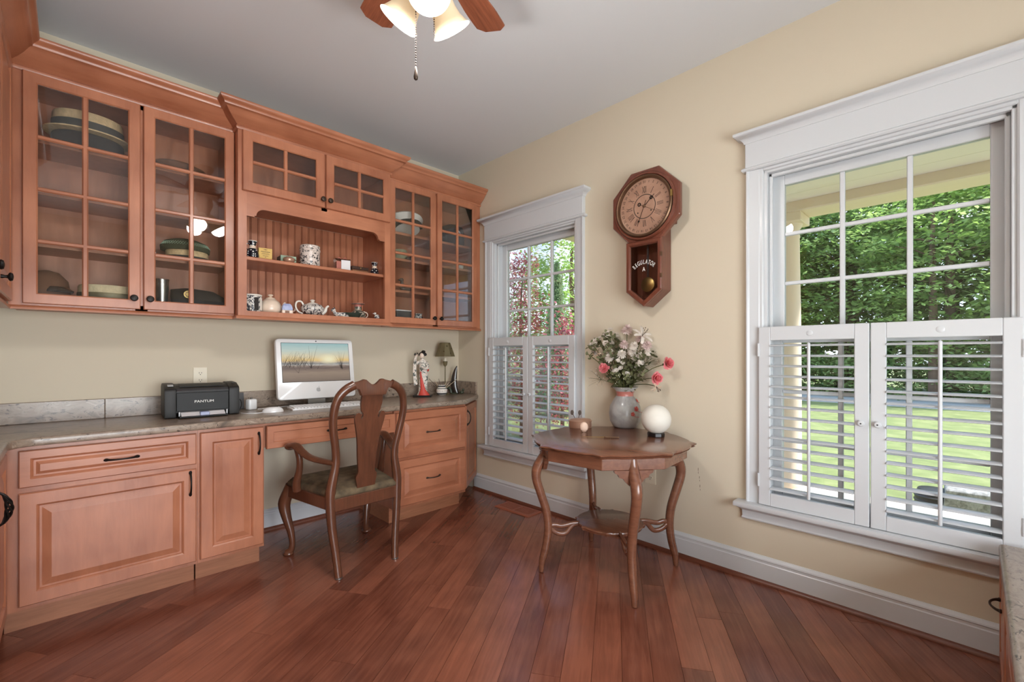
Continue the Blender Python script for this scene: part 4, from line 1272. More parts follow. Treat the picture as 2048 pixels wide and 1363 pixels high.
# ================================================================= SMALL THINGS
CV = Vector((math.cos(R(45.67)), math.sin(R(45.67)), 0)); CR = Vector((math.sin(R(45.67)), -math.cos(R(45.67)), 0)); CC = Vector(CAM)
def ray(px, py): return CV + CR * ((px - 1024) / 905.0) + Vector((0, 0, (709.0 - py) / 905.0))
def atZ(px, py, z):
    q = ray(px, py); return CC + q * ((z - CC.z) / q.z)
def X(px, y):                       # where the plane y = const is met under picture column px
    q = ray(px, 709); return CC.x + q.x * (y - CC.y) / q.y
def sc(px, y):                      # metres per pixel there
    q = ray(px, 709); return (y - CC.y) / q.y / 905.0
ZC = .803                           # granite top
# --- laser printer
t = thing('laser_printer', 'black laser printer with paper tray on the granite top', 'printer', (-1.957, -.205, ZC), R(-3))
prof = [(-.098, .030), (-.098, .138), (-.090, .150), (-.030, .168), (.070, .172), (.108, .160), (.110, .010), (.02, .010), (.02, .034), (-.06, .034)]
MB().prism(prof, -.118, .118, 'x').build('body', 'printer_black', t)
side = [(-.112, .006), (-.112, .146), (-.104, .156), (-.030, .176), (.080, .178), (.110, .164), (.110, .004), (-.104, .002)]
for s in (-1, 1):
    MB().prism(side, s * .118, s * .1685, 'x').build('side_column', 'printer_black', t, bevel=.006, seg=2, smooth=40)
MB().rings([rect_ring(-.117, .117, .036, .132, i, y) for i, y in ((0, -.098), (0, -.1035), (.002, -.105))]).build('front_panel', 'printer_gloss', t)
MB().prism([(-.108, .139), (-.100, .139), (-.092, .149), (-.094, .153), (-.106, .143)], -.116, .116, 'x').build('top_lip', 'dark_grey', t)
MB().prism([(-.060, .1615), (-.020, .1695), (.040, .1725), (.040, .1745), (-.020, .1715), (-.060, .1635)], -.100, .100, 'x').build('output_tray', 'printer_gloss', t)
MB().prism([(-.075, .167), (-.052, .1735), (-.052, .1755), (-.075, .169)], -.152, -.128, 'x').build('label_plate', 'apple_grey', t)
b_ = MB().lathe([(.007, 0), (.007, .003)], 14, (.146, -.05, .1735)).build('power_button', 'dark_grey', t)
MB().box(-.108, .108, -.150, .0, .004, .012).build('tray_flap', 'printer_black', t, bevel=.002)
tr = MB().prism([(-.158, .014), (-.150, .013), (.0, .016), (.0, .028), (-.120, .030)], -.100, .094, 'x').build('paper_stack', 'paper_white', t)
MB().box(-.020, .022, -.1605, -.120, .012, .032).build('paper_guide', 'lilac_plastic', t, bevel=.003)
for s in (-1, 1):
    MB().box(s * .106 - .003, s * .106 + .003, -.125, -.100, .012, .034).build('paper_stop', 'apple_grey', t)
text_mb('PANTUM', .0185, Matrix.Translation((.004, -.1056, .083)) @ FACE @ Matrix.Scale(1.18, 4, (1, 0, 0)), .0004).build('lettering', 'lettering_white', t)
# cables and adapter
def cable(name, label, pts, r, mat):
    o = MB().tube(smoothpath(pts, 6), r, 8).build(name, mat, smooth=60)
    return tag(o, label, 'cable')
cable('power_cable', 'black power cable looping out behind the printer', [(-1.80, -.12, .87), (-1.755, -.14, .872), (-1.745, -.16, .845), (-1.76, -.19, .815), (-1.775, -.20, .8065), (-1.80, -.17, .8065)], .0028, 'printer_black')
cable('usb_cable', 'thin white cable curled on the granite beside the adapter', [(-1.782, -.30, .8055), (-1.768, -.345, .8055), (-1.735, -.372, .8055), (-1.70, -.368, .8055), (-1.665, -.33, .8055)], .0025, 'white_plastic')
cable('monitor_cable', 'white cable running along the granite toward the computer', [(-1.66, -.165, .8055), (-1.60, -.155, .8055), (-1.52, -.13, .8055), (-1.42, -.10, .8055)], .0028, 'white_plastic')
t = thing('power_adapter', 'small white power adapter standing beside the printer', 'adapter', (-1.692, -.155, ZC), R(20))
MB().box(-.026, .026, -.022, .022, 0, .066).build('body', 'white_plastic', t, bevel=.012, seg=3, smooth=50)
MB().box(-.006, .006, -.004, .004, .066, .074).build('plug', 'nickel', t)
t = thing('dark_card', 'dark grey folder leaning behind the printer against the backsplash', 'folder', (-1.735, -.055, ZC), 0)
b_ = MB().box(-.045, .03, -.004, .004, 0, .10).build('cover', 'dark_grey', t); b_.rotation_euler = (R(-12), 0, 0)
# --- mouse
m = MB()
rs = []
for j in range(8):
    f = j / 7
    w = math.cos(f * PI / 2) ** .55 if f < 1 else 0.02
    rs.append([(.056 * w * math.cos(2 * PI * i / 24), .031 * w * math.sin(2 * PI * i / 24), .030 * math.sin(f * PI / 2)) for i in range(24)])
t = thing('computer_mouse', 'white oval computer mouse on the granite', 'mouse', (-1.632, -.362, ZC), R(-12))
m.rings(rs).build('body', 'white_plastic', t, smooth=70)
MB().sphere((.030, 0, .0285), .004, 10, 6).build('scroll_ball', 'apple_grey', t, smooth=60)
# --- all-in-one computer
t = thing('desktop_computer', 'white all-in-one computer showing a beach sunset', 'computer', (-1.318, -.235, ZC), R(-1.5))
tilt = Matrix.Translation((0, 0, .052)) @ Matrix.Rotation(R(-9), 4, 'X')
def rrect(x0, x1, z0, z1, r_, y, n=6):
    out = []
    for cx, cz, a0 in ((x1 - r_, z0 + r_, -90), (x1 - r_, z1 - r_, 0), (x0 + r_, z1 - r_, 90), (x0 + r_, z0 + r_, 180)):
        for i in range(n + 1):
            a = R(a0 + 90 * i / n)
            out.append((cx + r_ * math.cos(a), y, cz + r_ * math.sin(a)))
    return out
body = MB().rings([rrect(-.246 + i, .246 - i, 0 + i, .388 - i, .022, y) for i, y in ((.012, .050), (.002, .040), (0, .028), (0, .004), (.003, 0))]).xf(tilt).build('body', 'white_plastic', t, smooth=45)
MB().rings([rrect(-.216, .216, .108, .362, .001, y, 1) for y in (-.0004, -.001)]).xf(tilt).build('screen_border', 'slot_dark', body)
scr = MB().rings([rrect(-.2135, .2135, .1105, .3595, .001, y, 1) for y in (-.0010, -.0016)]).xf(tilt).build('screen', 'screen_picture', t)
# beach grass on the wallpaper
m = MB()
rg = random.Random(11)
def blade(x, z, L, a, w, bend=0.0):
    q = []
    for i in range(5):
        s = i / 4
        q.append((x + L * s * math.sin(a + bend * s), z + L * s * math.cos(a + bend * s), w * (1 - s * .85)))
    vs = [(u - ww, -.0018, v) for u, v, ww in q] + [(u + ww, -.0018, v) for u, v, ww in q]
    m.add(vs, [(i, i + 5, i + 6, i + 1) for i in range(4)])
for i in range(60): (lambda x0: blade(x0, .200 + rg.random() * .025, rg.uniform(.04, .10), rg.uniform(-.15 - (x0 + .205) * 3, .7), .0009, rg.uniform(-.1, .3)))(-.205 + rg.random() * .135)
for a, L in ((-.06, .15), (.30, .16), (.10, .11), (-.6, .09), (.9, .05)): blade(-.040, .195, L, a, .0016)
for i in range(14): blade(.160 + rg.uniform(-.01, .010), .185 + rg.random() * .01, rg.uniform(.05, .12), rg.uniform(-.6, .32), .0009)
for (x, z, a, L) in ((-.12, .168, -.7, .05), (-.118, .166, .2, .04), (-.07, .185, -1.1, .03), (.0, .190, .5, .05)): blade(x, z, L, a, .0011)
m.xf(tilt).build('wallpaper_grass', 'lettering_dark', scr, kind='stuff')
MB().lathe([(.0042, -.0002), (.0042, -.0010)], 14, (0, 0, .374), 'y').xf(tilt).build('camera_lens', 'slot_dark', body)
# fruit-shaped emblem under the screen
m = MB()
ap = []
for i in range(40):
    a = 2 * PI * i / 40
    r_ = .0135 * (1 - .16 * math.exp(-((a - PI / 2) / .32) ** 2) - .10 * math.exp(-((a - 3 * PI / 2) / .3) ** 2))
    bx = math.hypot(math.cos(a) * r_ - .0165, math.sin(a) * r_ - .003)
    if bx < .0068: r_ *= .74
    ap.append((math.cos(a) * r_, math.sin(a) * r_ * 1.05))
m.prism([(x, .056 + z) for x, z in ap], -.0012, -.0002, 'y')
lf = [(.001, .0155), (.0035, .0165), (.006, .0195), (.0062, .0230), (.0030, .0215), (.001, .0185)]
m.prism([(x, .056 + z) for x, z in lf], -.0012, -.0002, 'y')
m.xf(tilt).build('emblem', 'apple_grey', body)
st = [(-.026, 0), (.090, 0), (.090, .004), (.050, .006), (.046, .10), (.040, .10), (.040, .008), (-.026, .004)]
MB().prism(st, -.055, .055, 'x').build('stand', 'nickel', t)
# --- keyboard
t = thing('keyboard', 'white full-size keyboard in front of the computer', 'keyboard', (-1.305, -.335, ZC), R(-4))
MB().prism([(-.066, 0), (.066, 0), (.066, .016), (-.066, .009)], -.222, .222, 'x').build('tray', 'white_plastic', t, bevel=.003, seg=2, smooth=40)
m = MB()
for r_ in range(6):
    y = -.055 + r_ * .0205
    z = .0105 + (y + .066) / .132 * .007
    for c_ in range(22):
        x = -.212 + c_ * .0193 + (.006 if c_ > 14 else 0) + (.006 if c_ > 17 else 0)
        m.box(x, x + .0165, y - .008, y + .008, z - .002, z + .0062)
m.build('keys', 'white_plastic', t, bevel=.0012, kind='stuff')
# --- geisha figurine
t = thing('geisha_figurine', 'porcelain figurine in a patterned kimono with red underskirt on black base', 'figurine', (-.475, -.155, ZC), R(-40))
MB().box(-.072, .072, -.05, .05, 0, .014).build('base', 'black_base', t, bevel=.003)
def ell(cx, cy, a, b, z, n=18): return [(cx + a * math.cos(2 * PI * i / n), cy + b * math.sin(2 * PI * i / n), z) for i in range(n)]
body = MB().rings([ell(.0, 0, .046, .034, .014), ell(.0, 0, .034, .028, .04), ell(.004, 0, .034, .028, .12), ell(.006, 0, .036, .030, .18), ell(.004, 0, .030, .026, .225), ell(.0, 0, .034, .026, .26), ell(-.002, 0, .030, .022, .285), ell(-.004, 0, .012, .012, .298), ell(-.004, -.002, .011, .012, .310)]).build('kimono_body', 'kimono', t, smooth=60)
MB().rings([ell(.012, -.018, .046, .030, .0145), ell(.004, -.022, .020, .016, .06), ell(-.006, -.024, .012, .010, .13), ell(-.014, -.022, .006, .006, .20)]).build('underskirt', 'kimono_red', t, smooth=60)
MB().sphere((-.006, -.006, .326), .020, 16, 12, (.9, .95, 1.2)).build('head', 'skin_white', t, smooth=60)
m = MB().sphere((-.002, .006, .338), .024, 14, 10, (1.15, 1.0, .85)); m.sphere((.004, .012, .358), .013, 12, 8, (1.3, 1, .8)); m.sphere((.020, .0, .335), .012, 12, 8); m.sphere((-.024, .002, .334), .011, 12, 8)
m.build('hair', 'hair_black', t, smooth=60)
for s, pts in ((-1, [(-.026, 0, .275), (-.052, -.012, .268), (-.056, -.030, .300), (-.046, -.034, .322)]), (1, [(.026, 0, .272), (.040, -.020, .235), (.022, -.038, .225), (.006, -.036, .230)])):
    p = smoothpath(pts, 4)
    MB().tube(p, lerp_list([.014, .015, .011, .007], 4, len(p)), 10).build('arm', 'kimono', t, smooth=60)
MB().rings([[(-.046, -.008, .285), (-.066, -.012, .290), (-.068, -.028, .290), (-.046, -.026, .285)], [(-.048, -.006, .20), (-.074, -.008, .20), (-.074, -.026, .20), (-.050, -.024, .20)], [(-.038, -.008, .10), (-.066, -.008, .09), (-.066, -.022, .09), (-.040, -.020, .10)]]).build('sleeve', 'kimono', t)
MB().box(.016, .048, -.010, .018, .200, .236).build('obi_bow', 'kimono_red', t, bevel=.006)
MB().sphere((-.044, -.036, .326), .009, 10, 8).build('hand', 'skin_white', t, smooth=60)
m = MB()
for i in range(6): m.sphere((-.052 + rg.uniform(-.016, .016), -.036, .332 + rg.uniform(-.010, .014)), .006, 8, 6)
m.build('flower_sprig', 'band_dark', t, smooth=60)
# --- small lamp with a pierced shade
t = thing('table_lamp', 'small olive metal lamp with star-pierced cone shade', 'lamp', (-.222, -.105, ZC), R(15))
MB().lathe([(.034, 0), (.035, .006), (.024, .014), (.010, .020), (.006, .03)], 24).build('base', 'lamp_olive', t, smooth=40)
MB().lathe([(.005, .02), (.0042, .24)], 12).build('stem', 'lamp_olive', t, smooth=40)
MB().lathe([(.010, .058), (.014, .068), (.009, .080)], 12).build('collar', 'lamp_olive', t, smooth=40)
MB().lathe([(.006, .235), (.016, .248), (.021, .276), (.014, .279)], 16).build('socket_cup', 'lamp_olive', t, smooth=40)
MB().lathe([(.013, .279), (.013, .305)], 12).build('candle_sleeve', 'cream_plastic', t, smooth=40)
def tri(rad, z): return [(rad * math.cos(2 * PI * i / 10), rad * math.sin(2 * PI * i / 10), z) for i in range(10)]
sh = MB().rings([tri(.086, .318), tri(.044, .434), tri(.042, .434), tri(.084, .318)], loop=True).build('lamp_shade', 'lamp_olive', t)
def star(cx, cz, r_, n=5):
    return [((r_ if i % 2 == 0 else r_ * .45) * math.cos(PI / 2 + PI * i / n) + cx, (r_ if i % 2 == 0 else r_ * .45) * math.sin(PI / 2 + PI * i / n) + cz) for i in range(2 * n)]
# stars pierced right through the metal
cut = MB()
for a, h in ((-150, .36), (-125, .405), (-105, .345), (-80, .385), (-55, .35), (-35, .395)):
    rad = .086 - (h - .318) / .116 * .042
    m = MB().prism(star(0, 0, .008), -.010, .010, 'y')
    m.xf(Matrix.Rotation(R(a + 90), 4, 'Z') @ Matrix.Translation((0, -rad * .968, h)) @ Matrix.Rotation(R(-20), 4, 'X'))
    cut.add(m.v, m.f)
cutter = cut.build('star_cutter', None)
bmod = sh.modifiers.new('stars', 'BOOLEAN')
bmod.operation = 'DIFFERENCE'; bmod.solver = 'EXACT'; bmod.object = cutter
cutter.matrix_world = t.matrix_basis.copy()
bpy.context.view_layer.update()
pierced = bpy.data.meshes.new_from_object(sh.evaluated_get(bpy.context.evaluated_depsgraph_get()))
sh.modifiers.clear()
sh.data = pierced
bpy.data.objects.remove(cutter)
# --- brush pot and its sticks
pt = single('ginger_pot', 'round blue and white painted porcelain pot beside the lamp', 'pot', MB().lathe([(.026, 0), (.036, .008), (.045, .028), (.045, .046), (.036, .062), (.029, .068), (.031, .078), (.033, .084), (.029, .084), (.026, .070), (.020, .030), (.004, .012)], 28), 'porcelain', (-.288, -.150, ZC), smooth=40)
MB().lathe([(.0330, .0625), (.0370, .0600), (.0410, .0545), (.0402, .0540), (.036, .0595)], 28).build('painted_band', 'felt_navy', pt, smooth=40)
MB().lathe([(.0375, .0095), (.0425, .0195), (.0418, .0200), (.0368, .0100)], 28).build('painted_band', 'felt_navy', pt, smooth=40)
MB().lathe([(.0300, .070), (.0325, .080), (.0315, .0805), (.029, .0705)], 28).build('painted_band', 'felt_navy', pt, smooth=40)
m = MB()
for i in range(12):
    a = 2 * PI * i / 12
    m.sphere((.0452 * math.cos(a), .0452 * math.sin(a), .037 + .005 * (i % 2)), .004, 8, 6, (.4, .4, 1))
m.build('painted_flowers', 'red_badge', pt, smooth=60)
for i, (dx, dy, L, mat) in enumerate(((.9, .2, .16, 'stick_pale'), (-.75, .1, .15, 'feather_dark'), (-.45, -.3, .12, 'stick_pale'), (.35, .2, .12, 'stick_pale'), (-.2, .3, .11, 'feather_dark'), (.6, -.2, .10, 'stick_pale'))):
    d = Vector((CR.x * dx + CV.x * dy * .3, CR.y * dx + CV.y * dy * .3, .75)).normalized()
    o = MB().tube([(0, 0, 0), tuple(d * L)], [.0026, .0018], 6).build('thin_stick', mat, smooth=60)
    o.location = (-.288, -.150, ZC + .03)
    tag(o, ('pale' if mat == 'stick_pale' else 'dark') + ' thin stick standing in the porcelain pot', 'stick', 'sticks in the porcelain pot')
m = MB()
for i in range(11): pass
pts = smoothpath([(0, 0, 0), (-.018, 0, .06), (-.020, 0, .13), (-.008, 0, .20), (.004, 0, .238)], 4)
rs = []
for i, p in enumerate(pts):
    s = i / (len(pts) - 1)
    a = .028 * math.sin(PI * min(.98, .28 + .70 * s)) * (1 - .2 * s) + .001
    rs.append(ell(p.x + .016, 0, a, a * .45, p.z, 12))
t = thing('dark_stone_shard', 'tall dark polished stone shard like a fin beside the wall', 'ornament', (-.128, -.110, ZC), R(-45))
MB().rings(rs).build('shard', 'stone_dark', t, smooth=50)
MB().box(-.028, .032, -.02, .02, 0, .010).build('foot', 'stone_green', t, bevel=.004)
m = MB().tube(smoothpath([(-.034, 0, .010), (-.030, 0, .036), (-.006, 0, .054), (.024, 0, .040), (.032, 0, .010)], 5), [.012] * 21, 10)
single('arched_ornament', 'dark green arched stone ornament behind the porcelain pot', 'ornament', m, 'stone_green', (-.168, -.066, ZC), R(-60), smooth=60)
m = MB().sphere((0, 0, .014), .016, 12, 8, (1.2, 1, .85)).sphere((.012, 0, .034), .011, 10, 8)
single('small_dark_figure', 'tiny dark stone animal at the end of the granite top', 'figurine', m, 'stone_green', (-.085, -.155, ZC), R(-45), smooth=60)

# ----------------------------------------------------------------- things on the hutch shelves
def jug(name, label, loc, h, rz, group):
    k = h / .105
    t = thing(name, label, 'jug', loc, rz, group)
    MB().lathe([(r_ * k, z * k) for r_, z in [(.022, 0), (.030, .004), (.034, .018), (.031, .040), (.020, .060), (.015, .070), (.016, .078), (.021, .094), (.023, .102), (.020, .102), (.013, .078), (.010, .04)]], 24).build('body', 'polka_china', t, smooth=50)
    MB().lathe([(r_ * k, z * k) for r_, z in [(.0206, .060), (.0158, .069), (.0163, .0765), (.0150, .0765), (.0145, .069), (.019, .060)]], 24).build('painted_band', 'cream_china', t, smooth=50)
    MB().lathe([(r_ * k, z * k) for r_, z in [(.0225, .1005), (.0238, .1035), (.0215, .105), (.0195, .1025)]], 24).build('rim', 'porcelain', t, smooth=50)
    MB().tube(smoothpath([(.019 * k, 0, .088 * k), (.034 * k, 0, .086 * k), (.036 * k, 0, .070 * k), (.026 * k, 0, .054 * k)], 4), .0035 * k, 8).build('handle', 'polka_china', t, smooth=60)
    return t
SZ = 1.692; BZ = 1.3825
y = -.27
jug('polka_dot_jug', 'navy polka-dot china jug next to the yellow card box', (X(505, y), y, SZ), .108, R(150), 'polka-dot jugs on the hutch shelf')
jug('polka_dot_jug', 'navy polka-dot china jug next to the long brown box', (X(749, -.22), -.22, SZ), .102, R(-30), 'polka-dot jugs on the hutch shelf')
t = thing('yellow_box', 'yellow printed card box standing on the hutch shelf', 'box', (X(530, -.26), -.26, SZ), R(-4))
MB().box(-.036, .036, -.014, .014, 0, .076).build('body', 'yellow_card', t, bevel=.001)
m = MB()
for z, w, th_ in ((.066, .020, .0016), (.066, .006, .003), (.054, .050, .0022), (.046, .034, .0010), (.040, .044, .0012), (.030, .030, .0016), (.022, .008, .0014), (.012, .056, .0008)):
    n_ = max(1, int(w / .006))
    for i in range(n_):
        x = -w / 2 + w * (i + .15) / n_
        m.box(x, x + w / n_ * .62, -.0145, -.0139, z - th_, z + th_)
m.build('printed_lines', 'lettering_dark', t)
t = thing('green_tin', 'green tin box with pale front on the hutch shelf', 'box', (X(574, -.20), -.20, SZ), R(-2))
MB().box(-.045, .045, -.03, .05, 0, .058).build('body', 'green_tin', t, bevel=.002)
MB().box(-.0452, .0452, -.0312, -.0295, .002, .0585).build('front_label', 'pale_green_tin', t)
MB().box(-.020, .040, -.0318, -.0310, .036, .046).build('front_stripe', 'green_tin', t)
t = thing('metal_pot', 'small round metal pot with long thin spout on the hutch shelf', 'pot', (X(578, -.30), -.30, SZ), R(0))
MB().lathe([(.014, 0), (.026, .005), (.033, .018), (.030, .030), (.018, .038), (.004, .040)], 24).build('body', 'copper', t, smooth=50)
MB().tube(smoothpath([(.028, 0, .020), (.050, 0, .022), (.072, 0, .019)], 4), .0022, 8).build('spout', 'brass_old', t, smooth=60)
t = thing('patterned_canister', 'tall white canister with black printed flowers and lid on the hutch shelf', 'canister', (X(620, -.20), -.20, SZ), 0)
MB().lathe([(.058, 0), (.060, .003), (.060, .108), (.057, .110)], 36).build('body', 'canister_print', t, smooth=40)
MB().lathe([(.058, .108), (.0625, .112), (.0625, .124), (.058, .127)], 36).build('lid_band', 'canister_print', t, smooth=40)
MB().lathe([(.057, .126), (.060, .130), (.060, .146), (.054, .150), (.01, .151)], 36).build('lid', 'canister_print', t, smooth=40)
t = thing('gift_box', 'clear plastic gift box with pink ribbon and white label', 'box', (X(684, -.24), -.24, SZ), R(-12))
MB().box(-.048, .048, -.035, .035, 0, .082).build('box', 'clear_box', t)
MB().box(-.040, .040, -.028, .028, .002, .066).build('contents', 'pink_clear', t)
MB().box(-.012, .046, -.0365, -.0352, .004, .074).build('label', 'paper_white', t)
MB().box(-.049, .049, -.006, .006, .0822, .0838).build('ribbon', 'pink_clear', t)
m = MB().tube(smoothpath([(0, 0, .084), (-.018, 0, .096), (-.024, 0, .088), (0, 0, .084), (.020, 0, .097), (.026, 0, .088), (0, 0, .084)], 4), .003, 6)
m.build('bow', 'pink_clear', t, smooth=60)
t = thing('wooden_box', 'long brown wooden box with carved front on the hutch shelf', 'box', (X(716, -.19), -.19, SZ), R(3))
MB().box(-.060, .060, -.035, .035, 0, .034).build('body', 'brown_box', t, bevel=.002)
MB().box(-.062, .062, -.037, .037, .034, .056).build('lid', 'dark_box', t, bevel=.003)
m = MB()
for i in range(14): m.lathe([(.0012, -.0362), (.003, -.035)], 8, (-.054 + i * .0083, 0, .012), 'y'); m.lathe([(.0012, -.0362), (.003, -.035)], 8, (-.050 + i * .0083, 0, .023), 'y')
m.build('carving', 'straw', t)
MB().sphere((.0, -.038, .046), .004, 8, 6).build('clasp', 'brass', t)
m = MB()
for i in range(5): m.sphere((i * .012 - .02, .004 * (i % 2), .0035), .0042, 8, 6)
single('bead_strand', 'short strand of black and white beads in front of the gift box', 'beads', m, 'canister_print', (X(672, -.315), -.315, SZ), R(-4), smooth=60)
# lower shelf
y = -.26
t = thing('round_tin', 'black and white printed round tin on the lowest hutch shelf', 'tin', (X(505, y), y, BZ), R(20))
MB().lathe([(.046, 0), (.048, .002), (.048, .094), (.046, .096)], 32).build('body', 'toile_print', t, smooth=40)
MB().lathe([(.047, .096), (.050, .098), (.050, .103), (.046, .106), (.01, .107)], 32).build('lid', 'porcelain', t, smooth=40)
for a in (-100, -60, -20): 
    MB().prism([(-.012, 0), (.012, 0), (.012, .001), (-.012, .001)], .012, .086).xf(Matrix.Rotation(R(a + 90), 4, 'Z') @ Matrix.Translation((0, -.0488, 0))).build('printed_panel', 'felt_dark' if a != -60 else 'porcelain', t)
def teapot(label, loc, k, body_mat, rz, prof, spout, handle, lidp, trim):
    t = thing('teapot', label, 'teapot', loc, rz, 'teapots on the lowest hutch shelf')
    MB().lathe([(r_ * k, z * k) for r_, z in prof], 32).build('body', body_mat, t, smooth=50)
    MB().lathe([(r_ * k, z * k) for r_, z in lidp], 24).build('lid', trim, t, smooth=50)
    p = smoothpath([(x * k, 0, z * k) for x, z, r_ in spout], 4)
    MB().tube(p, [r_ * k for r_ in lerp_list([s[2] for s in spout], 4, len(p))], 10).build('spout', trim, t, smooth=60)
    p = smoothpath([(x * k, 0, z * k) for x, z in handle], 5)
    MB().tube(p, .0052 * k, 8).build('handle', trim, t, smooth=60)
    return t
teapot('plain cream teapot with knobbed lid on the lowest hutch shelf', (X(541, -.24), -.24, BZ), 1.0, 'cream_china', R(-5),
       [(.040, 0), (.052, .004), (.060, .022), (.060, .046), (.050, .070), (.032, .086), (.022, .090), (.004, .091)],
       [(.048, .024, .012), (.066, .044, .009), (.074, .066, .006), (.082, .074, .005)], [(-.050, .070), (-.078, .074), (-.084, .046), (-.056, .022)],
       [(.030, .086), (.024, .096), (.010, .100), (.006, .104), (.016, .110), (.014, .116), (.002, .120)], 'cream_china')
t = thing('china_ornament', 'little blue and white china house-shaped ornament', 'ornament', (X(574, -.31), -.31, BZ), R(-8))
MB().rings([[(x, yy, z) for x, yy in ((-.030, -.02), (.030, -.02), (.030, .02), (-.030, .02))] for z in (0, .022)] ).build('base', 'cream_china', t, bevel=.003)
MB().rings([[(x * a, yy * a, z) for x, yy in ((-.029, -.019), (.029, -.019), (.029, .019), (-.029, .019))] for a, z in ((1, .022), (1.0, .034), (.86, .050), (.62, .060), (.5, .062))]).build('roof', 'blue_house', t, bevel=.004, seg=2, smooth=50)
MB().box(-.014, .010, -.0206, -.0200, .004, .018).build('painted_scene', 'brown_box', t)
MB().tube(smoothpath([(.029, 0, .018), (.044, 0, .022), (.042, 0, .034)], 4), .0022, 6).build('handle', 'cream_china', t, smooth=60)
teapot('black and white floral teapot with curled handle on the lowest hutch shelf', (X(625, -.23), -.23, BZ), 1.12, 'toile_print', R(-5),
       [(.036, 0), (.034, .006), (.046, .014), (.062, .034), (.063, .050), (.050, .066), (.034, .070), (.004, .071)],
       [(.050, .018, .012), (.070, .034, .010), (.078, .056, .007), (.090, .066, .006)], [(-.048, .062), (-.062, .082), (-.084, .078), (-.090, .052), (-.078, .026), (-.054, .014)],
       [(.034, .069), (.030, .074), (.014, .080), (.007, .084), (.014, .090), (.010, .096), (.002, .098)], 'porcelain')
t = thing('china_cat', 'reclining black and white spotted china animal', 'figurine', (X(680, -.29), -.29, BZ), R(-6))
MB().rings([[(x, .018 * w * math.cos(2 * PI * i / 14), z0 + .018 * w * (1 + math.sin(2 * PI * i / 14))) for i in range(14)] for x, w, z0 in ((.058, .15, .002), (.050, .75, 0), (.020, .95, 0), (-.010, .85, .002), (-.030, .62, .012), (-.038, .3, .022))]).build('body', 'toile_print', t, smooth=60)
m = MB().sphere((-.042, 0, .046), .013, 12, 8, (1.15, 1, .9)); m.sphere((-.052, -.002, .043), .007, 8, 6); m.lathe([(.005, 0), (.001, .010)], 6, (-.038, -.006, .054)); m.lathe([(.005, 0), (.001, .010)], 6, (-.038, .006, .054))
m.tube([(-.030, 0, .020), (-.040, 0, .042)], [.012, .010], 10)
m.build('head', 'toile_print', t, smooth=60)
m = MB()
for x in (-.02, .03): m.tube([(x, -.012, .006), (x - .022, -.022, .005)], [.006, .005], 8)
m.build('paw', 'toile_print', t, smooth=60)
t = thing('handled_vase', 'dark floral vase with narrow neck and looped handle on the hutch shelf', 'vase', (X(716, -.20), -.20, BZ), R(-20))
MB().lathe([(.030, 0), (.044, .006), (.054, .026), (.050, .044), (.034, .058), (.024, .064), (.023, .094), (.030, .104), (.046, .108), (.046, .111), (.026, .108), (.018, .09), (.010, .03)], 32).build('body', 'dark_floral', t, smooth=50)
MB().lathe([(.0245, .088), (.0245, .096), (.031, .105), (.0465, .109), (.0465, .1115), (.028, .1085), (.022, .098)], 32).build('painted_rim', 'rose_glaze', t, smooth=50)
MB().tube(smoothpath([(.030, 0, .056), (.058, 0, .048), (.064, 0, .026), (.044, 0, .008)], 5), .0036, 8).build('handle', 'cream_china', t, smooth=60)
single('dark_dish', 'dark glazed boat-shaped dish in front of the handled vase', 'dish', MB().rings([ell(0, 0, .034, .020, 0), ell(-.004, 0, .052, .030, .016), ell(-.014, 0, .068, .036, .034), ell(-.014, 0, .064, .033, .034), ell(-.004, 0, .046, .025, .018), ell(0, 0, .030, .016, .006)]), 'dark_green_glaze', (X(707, -.29), -.29, BZ), R(-6), smooth=50)
t = thing('china_bird', 'tiny spotted china bird at the end of the lowest hutch shelf', 'figurine', (X(754, -.29), -.29, BZ), R(-10))
MB().sphere((0, 0, .018), .018, 12, 8, (1.1, .85, .95)).build('body', 'toile_print', t, smooth=60)
m = MB().sphere((-.014, 0, .040), .010, 10, 8); m.lathe([(.003, 0), (.0005, -.008)], 6, (-.024, 0, .040), 'x')
m.build('head', 'toile_print', t, smooth=60)

# ----------------------------------------------------------------- things behind the glass doors
def hat(name, label, loc, rz, crown, brim, mat, band=None, tilt_=0.0, bandmat='band_dark', cat='hat'):
    t = thing(name, label, cat, loc, rz, 'hats in the glazed cabinets')
    cw, cdp, ch = crown
    m = MB().rings([ell(0, 0, cw, cdp, .006, 32), ell(0, 0, cw * .98, cdp * .98, ch - .008, 32), ell(0, 0, cw * .94, cdp * .94, ch, 32), ell(0, 0, cw * .3, cdp * .3, ch + .001, 32)])
    m.build('crown', mat, t, smooth=50)
    if brim:
        MB().rings([ell(0, 0, cw * .98, cdp * .98, .002, 32), ell(0, 0, brim[0], brim[1], brim[2], 32), ell(0, 0, brim[0], brim[1], brim[2] + .006, 32), ell(0, 0, cw * .98, cdp * .98, .010, 32)]).build('brim', mat, t, smooth=50)
    if band:
        MB().rings([ell(0, 0, cw + .001, cdp + .001, band[0], 32), ell(0, 0, cw + .002, cdp + .002, band[0] + .002, 32), ell(0, 0, cw + .001, cdp + .001, band[1], 32)]).build('hat_band', bandmat, t, smooth=50)
    t.rotation_euler = (R(tilt_), 0, rz)
    return t
SH3, SH2, SH1, SH0 = 2.1145, 1.8815, 1.6445, 1.3755
RH3, RH2, RH1 = 2.0395, 1.8475, 1.6145      # shelf tops of the cabinet by the window
hat('boater_hat', 'straw boater hat with dark band on the top shelf', (-2.41, -.152, SH3 + .084), 0, (.132, .100, .100), (.162, .132, .004), 'straw', (.018, .056))
